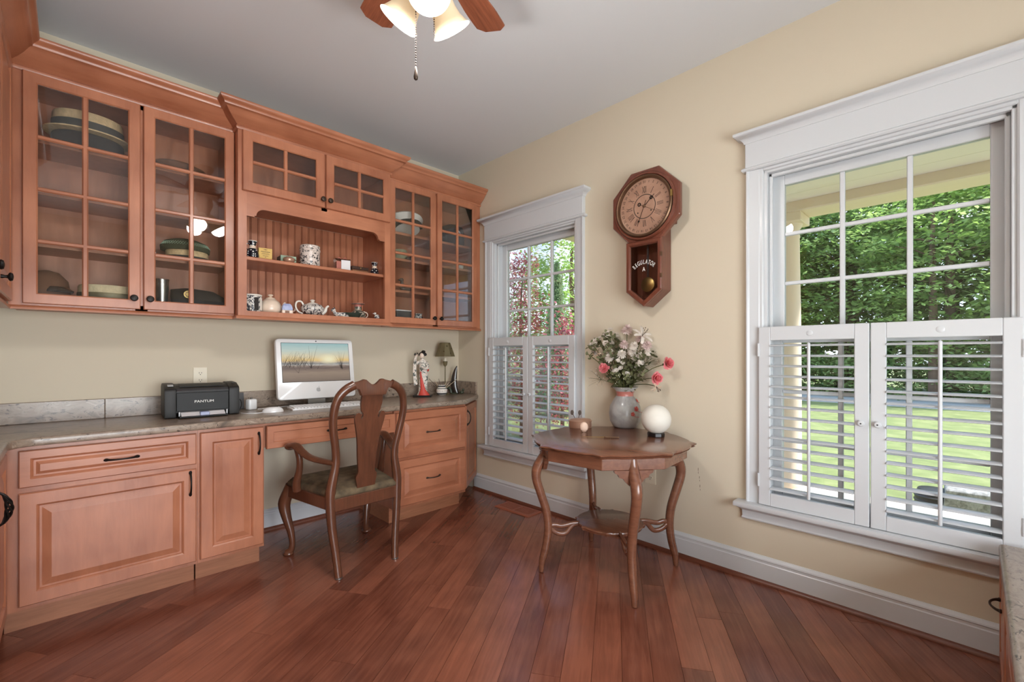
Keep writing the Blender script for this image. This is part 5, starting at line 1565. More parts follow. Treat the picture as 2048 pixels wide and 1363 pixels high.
hat('felt_hat', 'dark felt hat underneath the straw boater', (-2.41, -.152, SH3 + .001), 0, (.135, .105, .081), (.150, .128, .002), 'felt_dark', None)
hat('flat_hat', 'dark flat-brimmed hat on the top shelf beside the boater', (-2.06, -.16, SH3 + .002), 0, (.10, .09, .055), (.135, .12, .030), 'felt_brown', None)
hat('straw_hat', 'pale woven straw hat on the lowest shelf near the corner', (-2.335, -.155, SH0 + .002), 0, (.118, .10, .100), (.126, .112, .003), 'straw_pale', (.034, .062), bandmat='lamp_olive')
t = thing('tweed_hat', 'rounded brown cap with shiny peak on the lowest shelf near the corner', 'hat', (-2.556, -.17, SH0), R(0), 'hats in the glazed cabinets')
MB().rings([ell(0, 0, .078, .085, .0, 24), ell(0, 0, .084, .09, .05, 24), ell(0, 0, .074, .08, .110, 24), ell(0, 0, .044, .05, .146, 24), ell(0, 0, .01, .01, .156, 24)]).build('crown', 'felt_brown', t, smooth=60)
MB().rings([ell(.035, -.05, .055, .050, .050, 20), ell(.042, -.055, .052, .050, .060, 20), ell(.035, -.05, .040, .04, .076, 20)]).build('peak', 'bottle_dark', t, smooth=60)
t = thing('dark_bottle', 'dark bottle with round red badge next to the green cap', 'bottle', (-2.175, -.15, SH1), 0)
MB().lathe([(.022, 0), (.026, .004), (.027, .050), (.024, .066), (.014, .080), (.013, .100), (.015, .104), (.010, .106)], 20).build('body', 'bottle_dark', t, smooth=50)
bd = MB().lathe([(.013, -.0280), (.013, -.0262)], 18, (.012, 0, .030), 'y').build('badge_ring', 'paper_white', t)
MB().lathe([(.009, -.0288), (.009, -.0279)], 18, (.012, 0, .030), 'y').build('badge', 'red_badge', bd)
t = hat('straw_trilby', 'straw hat with dark band under the green embroidered cap', (-2.012, -.165, SH1 + .001), 0, (.100, .085, .060), (.112, .095, .003), 'straw', (.012, .026))
t = thing('embroidered_hat', 'green cap embroidered with zigzag lines resting on the straw hat', 'hat', (-2.020, -.165, SH1 + .062), 0, 'hats in the glazed cabinets')
cap = MB().rings([ell(0, 0, .112, .095, -.004, 32), ell(0, 0, .114, .096, .018, 32), ell(0, 0, .096, .08, .046, 32), ell(0, 0, .06, .05, .060, 32), ell(0, 0, .01, .01, .064, 32)]).build('crown', 'felt_green', t, smooth=60)
for ph in (0, 1):
    pts = []
    for i in range(25):
        a = R(-165 + 150 * i / 24); z = .020 + (.018 if (i + ph) % 2 else 0)
        rr_ = 1.012 - (.10 if (i + ph) % 2 else 0)
        pts.append((.114 * rr_ * math.cos(a), .096 * rr_ * math.sin(a), z))
    MB().tube(pts, .0011, 5).build('zigzag_stitch', 'pale_green_tin', cap)
t = thing('silver_beaker', 'tall silver beaker standing on the lowest shelf', 'beaker', (X(324, -.17), -.17, SH0), 0)
MB().lathe([(.022, 0), (.023, .003), (.025, .05), (.032, .158), (.034, .164), (.031, .164), (.020, .02)], 24).build('body', 'silver', t, smooth=50)
t = thing('military_beret', 'black beret with gold badge on the lowest shelf', 'hat', (X(386, -.16), -.16, SH0), R(-5), 'hats in the glazed cabinets')
MB().rings([ell(0, 0, .095, .085, .0, 32), ell(0, 0, .098, .088, .028, 32), ell(.03, 0, .130, .11, .056, 32), ell(.03, .01, .132, .11, .080, 32), ell(.0, .02, .10, .08, .118, 32), ell(-.02, .02, .02, .02, .130, 32)]).build('crown', 'felt_dark', t, smooth=60)
bg = MB().lathe([(.020, -.112), (.021, -.109), (.012, -.106)], 20, (-.028, 0, .084), 'y').build('badge', 'brass', t)
m = MB()
for i in range(8):
    a = 2 * PI * i / 8
    m.lathe([(.0045, -.1145), (.005, -.112)], 8, (-.028 + .013 * math.cos(a), 0, .084 + .013 * math.sin(a)), 'y')
m.build('badge_relief', 'brass_old', bg)
hat('bowler_hat', 'dark rounded hat behind the small upper glass door', (X(694, -.19), -.19, 2.036), 0, (.085, .08, .072), (.105, .10, .003), 'felt_navy', None)
t = thing('glass_ornament', 'small glass ornament behind the small upper glass door', 'ornament', (X(609, -.22), -.22, 2.036), 0)
MB().lathe([(.020, 0), (.026, .004), (.012, .012), (.020, .022), (.024, .036), (.014, .044)], 16).build('body', 'clear_box', t, smooth=50)
t = thing('officer_hat', 'white peaked cap with round emblem and black visor on the top shelf', 'hat', (X(815, -.16), -.16, RH3 + .052), R(-8), 'hats in the glazed cabinets')
t.rotation_euler = (R(-22), 0, R(-8)); t.scale = (1.12, 1.12, 1.12)
MB().rings([ell(0, 0, .085, .08, .002, 32), ell(0, 0, .087, .082, .040, 32), ell(0, 0, .120, .108, .074, 32), ell(0, .01, .124, .112, .084, 32), ell(0, .01, .100, .09, .094, 32), ell(0, .01, .02, .02, .098, 32)]).build('crown', 'cap_white', t, smooth=50)
MB().rings([ell(0, 0, .0875, .0825, .004, 32), ell(0, 0, .0885, .0835, .008, 32), ell(0, 0, .0890, .084, .034, 32), ell(0, 0, .0876, .0825, .038, 32)]).build('hat_band', 'felt_dark', t, smooth=50)
vis = []
for i in range(13):
    a = R(-160 + 140 * i / 12)
    vis.append((a,))
m = MB().rings([[(.084 * math.cos(R(-165 + 150 * i / 12)), .080 * math.sin(R(-165 + 150 * i / 12)), .010) for i in range(13)] + [(.098 * math.cos(R(-20 - 140 * i / 12)), .128 * math.sin(R(-20 - 140 * i / 12)), -.0) for i in range(13)],
                [(.084 * math.cos(R(-165 + 150 * i / 12)), .080 * math.sin(R(-165 + 150 * i / 12)), .013) for i in range(13)] + [(.098 * math.cos(R(-20 - 140 * i / 12)), .128 * math.sin(R(-20 - 140 * i / 12)), .003) for i in range(13)]])
m.build('visor', 'printer_gloss', t)
MB().lathe([(.014, -.0885), (.014, -.0855)], 16, (0, 0, .026), 'y').build('emblem', 'silver', t)
t = thing('black_hat', 'black cap with round white emblem on the top shelf by the window', 'hat', (X(905, -.18), -.18, RH3), R(-8), 'hats in the glazed cabinets')
MB().rings([ell(0, 0, .10, .088, .0, 32), ell(0, 0, .102, .09, .10, 32), ell(0, .008, .09, .08, .150, 32), ell(0, .01, .05, .05, .168, 32), ell(0, .01, .01, .01, .170, 32)]).build('crown', 'felt_dark', t, smooth=60)
em = MB().rings([[(.0 + r_ * math.cos(2 * PI * i / 24), yy, .085 + r_ * math.sin(2 * PI * i / 24)) for i in range(24)] for r_, yy in ((.022, -.0895), (.022, -.0925), (.018, -.0925), (.018, -.0895))], loop=True).build('emblem_ring', 'paper_white', t)
stroke(mm_ := MB(), Matrix.Translation((0, -.0915, .085)), -.016, -.010, .012, .014, .0016); stroke(mm_, Matrix.Translation((0, -.0915, .085)), -.012, .012, .014, -.010, .0014); stroke(mm_, Matrix.Translation((0, -.0915, .085)), 0, -.018, 0, .018, .0010)
mm_.build('emblem_figure', 'paper_white', em)
t = thing('celadon_bowl', 'rounded mottled green bowl on the second shelf', 'bowl', (X(800, -.17), -.17, RH2), 0)
MB().lathe([(.024, 0), (.040, .006), (.056, .032), (.058, .056), (.050, .078), (.044, .078), (.048, .056), (.030, .014)], 28).build('body', 'celadon', t, smooth=50)
m = MB().sphere((0, 0, .012), .014, 10, 8, (1.5, .9, .8)).sphere((-.016, 0, .026), .008, 8, 6)
single('small_bird', 'tiny dark carved bird beside the green bowl', 'figurine', m, 'duck_wood', (X(817, -.24), -.24, RH2), R(170), smooth=60)
m = MB().lathe([(.012, 0), (.008, .008), (.012, .012)], 12).sphere((0, 0, .040), .026, 16, 12, (.82, .82, 1.12))
single('white_egg', 'white egg-shaped ornament on the second shelf by the window', 'ornament', m, 'egg_white', (X(922, -.14), -.14, RH2), 0, smooth=60)
def duck(label, loc, k, rz):
    t = thing('duck_decoy', label, 'duck decoy', loc, rz, 'carved ducks on the third shelf')
    MB().rings([[(x * k, .034 * w * k * math.cos(2 * PI * i / 16), (z0 + .030 * w * (1 + math.sin(2 * PI * i / 16))) * k) for i in range(16)] for x, w, z0 in ((-.085, .12, .034), (-.060, .60, .010), (-.020, .98, 0), (.025, 1.0, 0), (.055, .70, .006), (.068, .25, .020))]).build('body', 'duck_wood', t, smooth=60)
    p = smoothpath([(.045 * k, 0, .038 * k), (.052 * k, 0, .070 * k), (.054 * k, 0, .092 * k)], 4)
    m = MB().tube(p, lerp_list([.022 * k, .014 * k, .013 * k], 4, len(p)), 12); m.sphere((.058 * k, 0, .104 * k), .019 * k, 14, 10, (1.15, .85, .95))
    m.build('head', 'duck_wood', t, smooth=60)
    MB().rings([[(x * k, w * k * math.cos(2 * PI * i / 10), (.100 + h * math.sin(2 * PI * i / 10)) * k) for i in range(10)] for x, w, h in ((.070, .009, .007), (.088, .010, .004), (.098, .006, .002))]).build('bill', 'band_dark', t, smooth=60)
duck('carved wooden duck with raised head on the third shelf', (X(813, -.17), -.17, RH1), .85, R(190))
t = thing('dark_box', 'dark box with pale top on the lowest shelf beside the window', 'box', (X(803, -.17), -.17, SH0), 0)
MB().box(-.075, .075, -.06, .06, 0, .088).build('body', 'dark_grey', t, bevel=.003)
MB().box(-.076, .076, -.061, .061, .088, .096).build('lid', 'paper_white', t, bevel=.002)
t = thing('lattice_jar', 'small china jar with lattice pattern on the lowest shelf', 'jar', (X(837, -.2), -.2, SH0), 0)
MB().lathe([(.024, 0), (.033, .008), (.037, .036), (.029, .058), (.024, .066), (.029, .078), (.024, .078), (.018, .06)], 24).build('body', 'toile_print', t, smooth=50)

# ----------------------------------------------------------------- things on the parlour table
p = atZ(1160, 856, TZ)
t = thing('copper_box', 'round lidded copper box with slim ornaments on top', 'box', (p.x + .03, p.y + .02, TZ), R(-45))
MB().rings([ell(0, 0, .066, .050, .0, 32), ell(0, 0, .068, .052, .004, 32), ell(0, 0, .068, .052, .036, 32)]).build('body', 'copper', t, smooth=40)
MB().rings([ell(0, 0, .070, .054, .036, 32), ell(0, 0, .071, .055, .042, 32), ell(0, 0, .060, .046, .052, 32), ell(0, 0, .03, .02, .057, 32), ell(0, 0, .005, .005, .058, 32)]).build('lid', 'copper', t, smooth=40)
p2 = (p.x + .02, p.y + .04)
for dx, L, a in ((-.03, .050, -.5), (-.012, .048, .2)):
    m = MB().tube([(0, 0, 0), (math.sin(a) * L * .6, 0, L * .6)], [.0018, .0018], 6).sphere((math.sin(a) * L * .85, 0, L * .82), .012, 10, 8, (.8, .35, 1.3))
    single('dark_spoon', 'slim dark spoon-like ornament lying across the copper box', 'spoon', m, 'feather_dark', (p.x + .03 + CR.x * dx, p.y + .02 + CR.y * dx, TZ + .050), R(-45), 'spoon-like ornaments on the copper box', smooth=60)
p = atZ(1168, 867, TZ)
t = thing('stone_egg', 'pale pink carved stone egg on a tiny wire stand', 'ornament', (p.x, p.y, TZ), R(-45))
MB().sphere((0, 0, .038), .026, 18, 14, (.9, .7, 1.1)).build('egg', 'pink_stone', t, smooth=60)
m = MB()
for s in (-1, 1):
    m.tube([(s * .018, -.014, .002), (0, -.006, .014), (-s * .018, .012, .002)], .0016, 6)
    m.tube([(s * .018, -.014, .002), (s * .014, -.018, .022)], .0014, 6)
m.build('wire_stand', 'brass_old', t, smooth=60)
a1 = atZ(1163, 874, TZ); a2 = atZ(1238, 876, TZ)
dirv = Vector((a2.x - a1.x, a2.y - a1.y)); L = dirv.length
t = thing('letter_opener', 'thin brass letter opener lying at the table front', 'letter opener', (a1.x, a1.y, TZ), math.atan2(dirv.y, dirv.x))
MB().tube([(0, 0, .004), (L * .6, 0, .004)], [.001, .0032], 8, (1, .6)).build('blade', 'brass', t, smooth=60)
pp = [(L * .6 + L * .4 * i / 14, 0, .0045) for i in range(15)]
MB().tube(pp, [.0045 if i % 2 else .003 for i in range(15)], 8).build('twisted_handle', 'brass_old', t, smooth=60)
p = atZ(1312, 872, TZ)
t = thing('moon_lamp', 'white globe lamp on a low black base', 'lamp', (p.x, p.y, TZ), R(0))
MB().prism([(.046 * math.cos(R(22.5 + 45 * k)), .046 * math.sin(R(22.5 + 45 * k))) for k in range(8)], 0, .022).build('base', 'black_base', t, bevel=.003)
MB().sphere((0, 0, .094), .079, 36, 24).build('globe', 'moon_white', t, smooth=70)
# --- glass vase with flowers
VP = atZ(1249, 852, TZ)
VP = Vector((VP.x - .02, VP.y - .015, TZ))
t = thing('flower_vase', 'frosted grey glass vase with red blossom decoration holding the bouquet', 'vase', (VP.x, VP.y, TZ))
MB().lathe([(.060, 0), (.072, .006), (.090, .040), (.096, .085), (.090, .130), (.066, .172), (.050, .192), (.048, .206), (.058, .226), (.078, .246), (.074, .246), (.054, .226), (.042, .200), (.05, .17), (.02, .02)], 40).build('body', 'frosted_vase', t, smooth=50)
MB().lathe([(.0515, .191), (.0495, .206), (.0560, .219), (.0550, .2195), (.048, .206), (.050, .191)], 40).build('painted_collar', 'rose_glaze', t, smooth=50)
for a, z, k in ((-150, .12, 1.0), (-120, .165, .8), (-95, .10, .7), (-165, .09, .8), (-60, .15, .8), (-50, .08, .7)):
    rad = .097 if z < .13 else .075
    m = MB()
    for i in range(5):
        b = 2 * PI * i / 5
        m.sphere((.010 * k * math.cos(b), 0, .010 * k * math.sin(b)), .0065 * k, 8, 6, (1, .3, 1))
    aa = R(a) + math.atan2(CV.y, CV.x) + R(90) + R(90)
    m.tube([(0, 0, 0), (.02 * k, 0, -.02 * k), (.05 * k, 0, -.024 * k)], .0012, 5)
    M = Matrix.Rotation(R(a + 135), 4, 'Z') @ Matrix.Translation((0, -rad, z)) @ Matrix.Rotation(R(-8 if z < .13 else -30), 4, 'X')
    m.xf(M).build('painted_blossom', 'red_badge', t, smooth=60)
MOUTH = Vector((VP.x, VP.y, TZ + .235))
FS = .00288
fr = random.Random(5)
def fpos(px, py, dep=0.0):
    if px > 1262:      # keep clear of the wall: spread along it instead of across the view
        q = ray(px, py); return CC + q * ((MOUTH.x - .02 - CC.x + dep * .5) / q.x)
    return MOUTH + CR * ((px - 1249) * FS) + Vector((0, 0, (777 - py) * FS)) + CV * dep
def petals(mb, c, axis, n, L, w, open_, curl, rngs, z0=0.0):
    q = axis.to_track_quat('Z', 'Y').to_matrix().to_4x4()
    for i in range(n):
        a = 2 * PI * (i + rngs.random() * .5) / n
        l = L * rngs.uniform(.82, 1.12)
        o = open_ + rngs.uniform(-.12, .12)
        pts = []
        for s, ww in ((0, .25), (.4, .9), (.8, 1.0), (1.0, .45)):
            rr_ = l * s * math.sin(o + curl * s)
            hh = l * s * math.cos(o + curl * s) + z0
            for sd in (-1, 1):
                u = rr_; v_ = sd * w * ww / 2
                pts.append(Vector((u * math.cos(a) - v_ * math.sin(a), u * math.sin(a) + v_ * math.cos(a), hh)))
        mb.add([tuple(c + q.to_3x3() @ p_) for p_ in pts], [(0, 1, 3, 2), (2, 3, 5, 4), (4, 5, 7, 6)])
def stem_to(pt, bend=.3):
    base = Vector((VP.x + fr.uniform(-.012, .012), VP.y + fr.uniform(-.012, .012), TZ + .05))
    mo = MOUTH + Vector((max(-.034, min(.034, (pt.x - MOUTH.x) * .35)), max(-.034, min(.034, (pt.y - MOUTH.y) * .35)), 0))
    mid = mo.lerp(pt, .55) + Vector((0, 0, (pt - mo).length * .10))
    return smoothpath([base, mo, mid, pt], 5)
def flower(name, label, cat, px, py, dep, kind, group, k=1.0, droop=0.0):
    pt = fpos(px, py, dep)
    path = stem_to(pt)
    t = thing(name, label, cat, (VP.x, VP.y, TZ + .05), 0, group)
    O = Vector(t.location)
    MB().tube([p_ - O for p_ in path], .0024 if kind != 'breath' else .0012, 6).build('stem', 'stem_green', t, smooth=60)
    axis = (path[-1] - path[-3]).normalized()
    axis = (axis - CV * .55 + Vector((0, 0, -droop))).normalized()
    c = pt - O
    m = MB()
    if kind == 'carnation':
        for lay, (n, op) in enumerate(((9, 1.55), (10, 1.15), (9, .75), (7, .35))):
            petals(m, c, axis, n, .030 * k * (1 - .08 * lay), .020 * k, op, -.25, fr, .004 * lay)
        m.build('bloom', 'petal_pink', t)
        MB().tube([c - axis * .024 * k, c + axis * .004], [.005 * k, .010 * k], 8).build('calyx', 'flower_leaf', t, smooth=60)
    elif kind in ('mum', 'mum_mauve'):
        for lay, (n, op) in enumerate(((18, 1.75), (16, 1.35), (12, .9), (8, .45))):
            petals(m, c, axis, n, .036 * k * (1 - .10 * lay), .0085 * k, op, .25, fr, .003 * lay)
        m.build('bloom', 'petal_mauve' if kind == 'mum_mauve' else 'petal_white', t)
    elif kind == 'daisy':
        for j in range(3):
            cc = c + Vector((fr.uniform(-.026, .026), fr.uniform(-.026, .026), fr.uniform(-.018, .022))) * (1 if j else 0)
            petals(m, cc, axis, 12, .017 * k, .0075 * k, 1.45, -.1, fr)
            petals(m, cc, axis, 8, .011 * k, .006 * k, .9, 0, fr)
        m.build('bloom', 'petal_white', t)
        m2 = MB()
        for j in range(7):
            cc = c + Vector((fr.uniform(-.03, .03), fr.uniform(-.03, .03), fr.uniform(-.05, .0)))
            petals(m2, cc, Vector((fr.uniform(-1, 1), fr.uniform(-1, 1), .6)).normalized(), 2, .030, .016, 1.0, .3, fr)
        m2.build('leaf', 'flower_leaf', t)
    elif kind == 'lily':
        petals(m, c, axis, 6, .070 * k, .020 * k, .65, .75, fr)
        m.build('bloom', 'petal_peach' if k < .8 else 'petal_white', t)
        m2 = MB()
        q = axis.to_track_quat('Z', 'Y').to_matrix()
        for i in range(5):
            a = 2 * PI * i / 5
            d = q @ Vector((math.cos(a) * .25, math.sin(a) * .25, 1)).normalized()
            m2.tube([c, c + d * .055 * k], .0008, 5); m2.sphere(tuple(c + d * .058 * k), .003, 6, 4)
        m2.build('stamen', 'feather_dark', t)
    elif kind == 'breath':
        m2 = MB()
        for j in range(24):
            e = c + Vector((fr.gauss(0, .026), fr.gauss(0, .026), fr.gauss(0, .022)))
            m2.tube([path[-4] - O, e], .0005, 4)
            m.sphere(tuple(e), .0026, 6, 4)
        m.build('bloom', 'petal_white', t)
        m2.build('twig', 'stem_green', t)
    elif kind == 'leaf':
        for j in range(9):
            s = .35 + .65 * j / 8
            pp = path[min(len(path) - 1, int(s * (len(path) - 1)))] - O
            petals(m, pp, Vector((fr.uniform(-1, 1), fr.uniform(-1, 1), .9)).normalized(), 2, .040 * k, .020 * k, .9, .4, fr)
        m.build('leaf', 'flower_leaf', t)
    elif kind == 'bud':
        m.sphere(tuple(c), .009 * k, 10, 8, (.8, .8, 1.3)); m.build('bud', 'flower_leaf', t, smooth=60)
    return t
flower('carnation', 'pink carnation low beside the window-side of the bouquet', 'flower', 1202, 735, -.05, 'carnation', 'pink carnations in the vase', 1.2)
flower('carnation', 'pink carnation reaching farthest out of the vase', 'flower', 1334, 727, -.02, 'carnation', 'pink carnations in the vase', 1.3)
flower('carnation', 'pink carnation hanging just above the white globe lamp', 'flower', 1311, 756, -.06, 'carnation', 'pink carnations in the vase', 1.3)
flower('chrysanthemum', 'tall mauve chrysanthemum at the very top of the bouquet', 'flower', 1254, 652, 0, 'mum_mauve', None, 1.05, .3)
for q in ((1243, 684, -.05), (1294, 690, 0), (1280, 678, .06)):
    flower('chrysanthemum', 'pale mauve chrysanthemum in the middle of the bouquet', 'flower', q[0], q[1], q[2], 'mum_mauve', 'mauve chrysanthemums in the bouquet', .9)
for q in ((1257, 700, -.08), (1236, 704, -.07), (1212, 712, -.05), (1268, 692, -.04)):
    flower('chrysanthemum', 'white chrysanthemum in the middle of the bouquet', 'flower', q[0], q[1], q[2], 'mum', 'white chrysanthemums in the bouquet', .85)
for q in ((1178, 682, .0), (1192, 672, .04), (1206, 662, .0), (1222, 658, .02), (1236, 666, .05), (1204, 684, -.05), (1222, 678, .03), (1188, 698, .03), (1214, 698, -.06), (1238, 722, -.07), (1262, 730, -.08), (1248, 744, -.07), (1226, 738, -.06), (1276, 712, -.06), (1296, 702, 0), (1284, 726, -.05)):
    flower('daisy_stem', 'stem of small white daisies with dull green leaves', 'flower', q[0], q[1], q[2], 'daisy', 'daisy stems in the bouquet')
flower('lily', 'white lily with long stamens on the clock side of the bouquet', 'flower', 1284, 672, -.02, 'lily', None, 1.0)
flower('lily', 'small peach lily drooping over the globe lamp', 'flower', 1312, 772, -.03, 'lily', None, .6, 1.2)
flower('lily', 'small peach lily half hidden among the daisies by the window', 'flower', 1190, 706, .02, 'lily', None, .7)
for q in ((1188, 756, .0), (1304, 716, .05), (1276, 706, -.06), (1230, 748, -.06)):
    flower('gypsophila_spray', 'airy spray of tiny white blossoms', 'flower', q[0], q[1], q[2], 'breath', 'sprays of tiny white blossoms in the bouquet')
for q in ((1222, 716, -.06), (1272, 722, -.06), (1292, 726, -.03), (1240, 736, .03), (1262, 706, .04), (1206, 722, .03), (1254, 720, -.08), (1232, 700, .04), (1280, 700, .02), (1196, 712, -.03), (1246, 690, .05), (1214, 756, -.05), (1284, 752, -.05)):
    flower('leafy_stem', 'olive green leafy stem rising out of the vase', 'stem', q[0], q[1], q[2], 'leaf', 'leafy stems in the bouquet')
flower('bud_stem', 'thin stem with a closed bud leaning toward the window', 'stem', 1168, 702, .0, 'bud', None, 1.0)
# ================================================================= OUTSIDE
GZ = -.50
o = MB().rings([[(-40, -60, GZ), (90, -60, GZ), (90, 70, GZ), (-40, 70, GZ)], [(-40, -60, GZ - .2), (90, -60, GZ - .2), (90, 70, GZ - .2), (-40, 70, GZ - .2)]]).build('lawn', 'lawn')
tag(o, 'sunlit mown lawn outside the windows', kind='structure')
o = MB().prism([(16.2, -50), (19.4, -50), (19.4, 50), (16.2, 50)], GZ - .01, GZ + .02).build('road', 'asphalt')
tag(o, 'pale grey lane crossing beyond the lawn', kind='structure')
# porch: floor, beam, ceiling boards, columns
pf = MB().prism([(.17, -.30), (2.35, -.30), (2.35, -8), (.17, -8)], GZ, -.06).build('porch_floor', 'porch_floor')
tag(pf, 'grey concrete porch floor outside the windows', kind='structure')
pb = thing('porch_roof', 'cream porch ceiling with a deep edge beam', None, kind='structure')
MB().box(1.86, 2.16, -8, -.22, 2.335, 2.62).build('edge_beam', 'porch_cream', pb, bevel=.01)
MB().box(.165, 1.86, -.52, -.22, 2.335, 2.62).build('side_beam', 'porch_cream', pb, bevel=.01)
MB().box(.165, 2.5, -8.2, 0.05, 2.62, 2.72).build('roof_deck', 'porch_ceiling', pb)
for i in range(8):
    x = .17 + i * .2115
    MB().box(x, x + .2085, -8, -.52, 2.42, 2.435).build('ceiling_board', 'porch_ceiling', pb)
def column(label, x, y):
    t = thing('porch_column', label, 'column', (x, y, -.06), 0, 'porch columns')
    MB().lathe([(.125, .06), (.128, .08), (.118, .10), (.116, .6), (.112, 1.4), (.100, 2.20), (.104, 2.205), (.104, 2.225), (.098, 2.23), (.098, 2.27), (.118, 2.30), (.124, 2.32)], 32).build('shaft', 'porch_cream', t, smooth=40)
    MB().box(-.15, .15, -.15, .15, 0, .06).build('plinth', 'porch_cream', t, bevel=.006)
    MB().box(-.145, .145, -.145, .145, 2.32, 2.396).build('capital', 'porch_cream', t, bevel=.006)
column('cream round porch column seen through the window by the bench', 2.01, -2.06)
column('cream round porch column at the porch corner', 2.01, -.40)
column('cream round porch column far along the porch', 2.01, -5.6)
# patio things by the bench window
t = thing('wicker_drum', 'black slatted drum-shaped basket on the grass beyond the porch', 'basket', (3.40, -2.947, GZ))
MB().lathe([(.130, 0), (.145, .02), (.145, .30), (.120, .36), (.02, .375)], 28).build('body', 'black_wicker', t, smooth=40)
for z in (.05, .10, .15, .20, .25, .295):
    MB().lathe([(.146, z - .010), (.151, z - .005), (.151, z + .005), (.146, z + .010)], 28).build('hoop', 'dark_grey', t, smooth=40)
m = MB()
rs = []
rg2 = random.Random(2)
for z, e in ((0, 0), (.15, .006), (.30, -.004), (.40, -.012), (.415, -.04)):
    rs.append([(x + rg2.uniform(-.008, .008), yy + rg2.uniform(-.008, .008), z) for x, yy in ((-.16 - e, -.19 - e), (.16 + e, -.19 - e), (.16 + e, .19 + e), (-.16 - e, .19 + e))])
single('stone_block', 'rough grey stone block beside the black basket on the grass', 'stone', MB().rings(rs), 'grey_stone', (3.40, -3.19, GZ), R(4), bevel=.012, seg=2)

# trees: crowns of single leaves
def leaves(name, P, size, mat, parent, seed, flat=.6, aspect=.5):
    rng = np.random.default_rng(seed)
    n = len(P)
    nrm = rng.normal(size=(n, 3)); nrm[:, 2] = np.abs(nrm[:, 2]) + flat * 2
    nrm /= np.linalg.norm(nrm, axis=1)[:, None]
    d = rng.normal(size=(n, 3)); d -= nrm * (d * nrm).sum(1)[:, None]
    d /= np.linalg.norm(d, axis=1)[:, None]
    w = np.cross(nrm, d)
    s = size * rng.uniform(.7, 1.3, n)[:, None]
    V = np.empty((n, 4, 3))
    V[:, 0] = P - d * s * .5
    V[:, 1] = P + w * s * aspect * .5 - nrm * s * .06
    V[:, 2] = P + d * s * .5 - nrm * s * .12
    V[:, 3] = P - w * s * aspect * .5 - nrm * s * .06
    me = bpy.data.meshes.new(name)
    me.vertices.add(n * 4); me.vertices.foreach_set('co', V.reshape(-1))
    me.loops.add(n * 4); me.loops.foreach_set('vertex_index', np.arange(n * 4, dtype=np.int32))
    me.polygons.add(n); me.polygons.foreach_set('loop_start', np.arange(0, n * 4, 4, dtype=np.int32)); me.polygons.foreach_set('loop_total', np.full(n, 4, dtype=np.int32))
    me.update(calc_edges=True)
    me.materials.append(MATS[mat])
    o = bpy.data.objects.new(name, me); COL.objects.link(o); o.parent = parent
    return o
def sprays(rng, n_spray, per, cen, rad, sr, thick):
    """flat sprays of leaves spread over an ellipsoid shell"""
    C = rng.normal(size=(n_spray, 3)); C /= np.linalg.norm(C, axis=1)[:, None]
    C *= (rng.uniform(.35, 1.0, n_spray) ** .5)[:, None]
    C = C * np.array(rad) + np.array(cen)
    off = rng.normal(size=(n_spray, per, 3)) * np.array([sr, sr, thick])
    out = C - np.array(cen); out[:, 2] = 0
    ln = np.linalg.norm(out, axis=1)[:, None] + 1e-6
    out /= ln
    off[:, :, 2] -= .35 * np.abs((off * out[:, None, :]).sum(2)) * .8
    return (C[:, None, :] + off).reshape(-1, 3)
def tree(name, label, x, y, cen_z, rad, n_spray, per, sr, size, mat, seed, trunk=.16, cat='tree', group=None, thick=.12, flat=.6, branches=5):
    t = thing(name, label, cat, (x, y, GZ), 0, group)
    rng = np.random.default_rng(seed)
    leaves('crown', sprays(rng, n_spray, per, (0, 0, cen_z), rad, sr, thick), size, mat, t, seed + 1, flat)
    top = cen_z + rad[2] * .6
    m = MB().tube(smoothpath([(0, 0, 0), (.05 * rad[0], .02, top * .4), (-.03 * rad[0], .04, top * .75), (0, 0, top)], 4), [trunk * (1.15 - i / 13.0) for i in range(13)], 10)
    m.build('trunk', 'bark', t, smooth=60)
    mb_ = MB()
    for i in range(branches):
        a = rng.uniform(0, 2 * PI); z0 = rng.uniform(.35, .8) * top
        L = rad[0] * rng.uniform(.5, .8)
        mb_.tube(smoothpath([(0, 0, z0), (L * .5 * math.cos(a), L * .5 * math.sin(a), z0 + .2 * L), (L * math.cos(a), L * math.sin(a), z0 + .28 * L)], 4), [trunk * .32 * (1 - i_ / 10.0) for i_ in range(9)], 6)
    mb_.build('branches', 'bark', t, smooth=60)
    return t
G = 'woodland trees beyond the lane'
rt = random.Random(21)
k = 0
for (x, y, lab) in ((21.0, -9.5, 0), (21.5, -6.0, 1), (20.8, -2.6, 2), (21.6, .8, 3), (21.0, 4.4, 4), (22.0, 8.2, 5)):
    tree('woodland_tree', 'leafy green woodland tree at the edge beyond the lane', x, y, 4.6 + rt.uniform(-.3, .5), (2.4, 2.6, 4.9), 200, 42, .42, .25, 'leaf_green', 100 + k, .20, group=G); k += 1
for (x, y) in ((25, -13), (25.5, -9.5), (25, -6), (25.5, -2.5), (25, 1), (25.5, 4.5), (25, 8), (26, 12)):
    tree('deep_woodland_tree', 'tall broad tree deeper in the woodland', x, y, 6.0, (3.0, 3.2, 6.4), 230, 36, .6, .42, 'leaf_deep', 200 + k, .32, group='trees deep in the woodland'); k += 1
for (x, y) in ((19.9, -6.6), (20.0, -3.6), (19.9, -.6), (20.0, 2.6), (20.2, -9.8)):
    tree('understory_bush', 'low dense bush at the foot of the woodland', x, y, .9, (1.6, 1.7, 1.1), 60, 40, .28, .20, 'leaf_green', 300 + k, .05, 'bush', 'bushes along the woodland edge', branches=3); k += 1
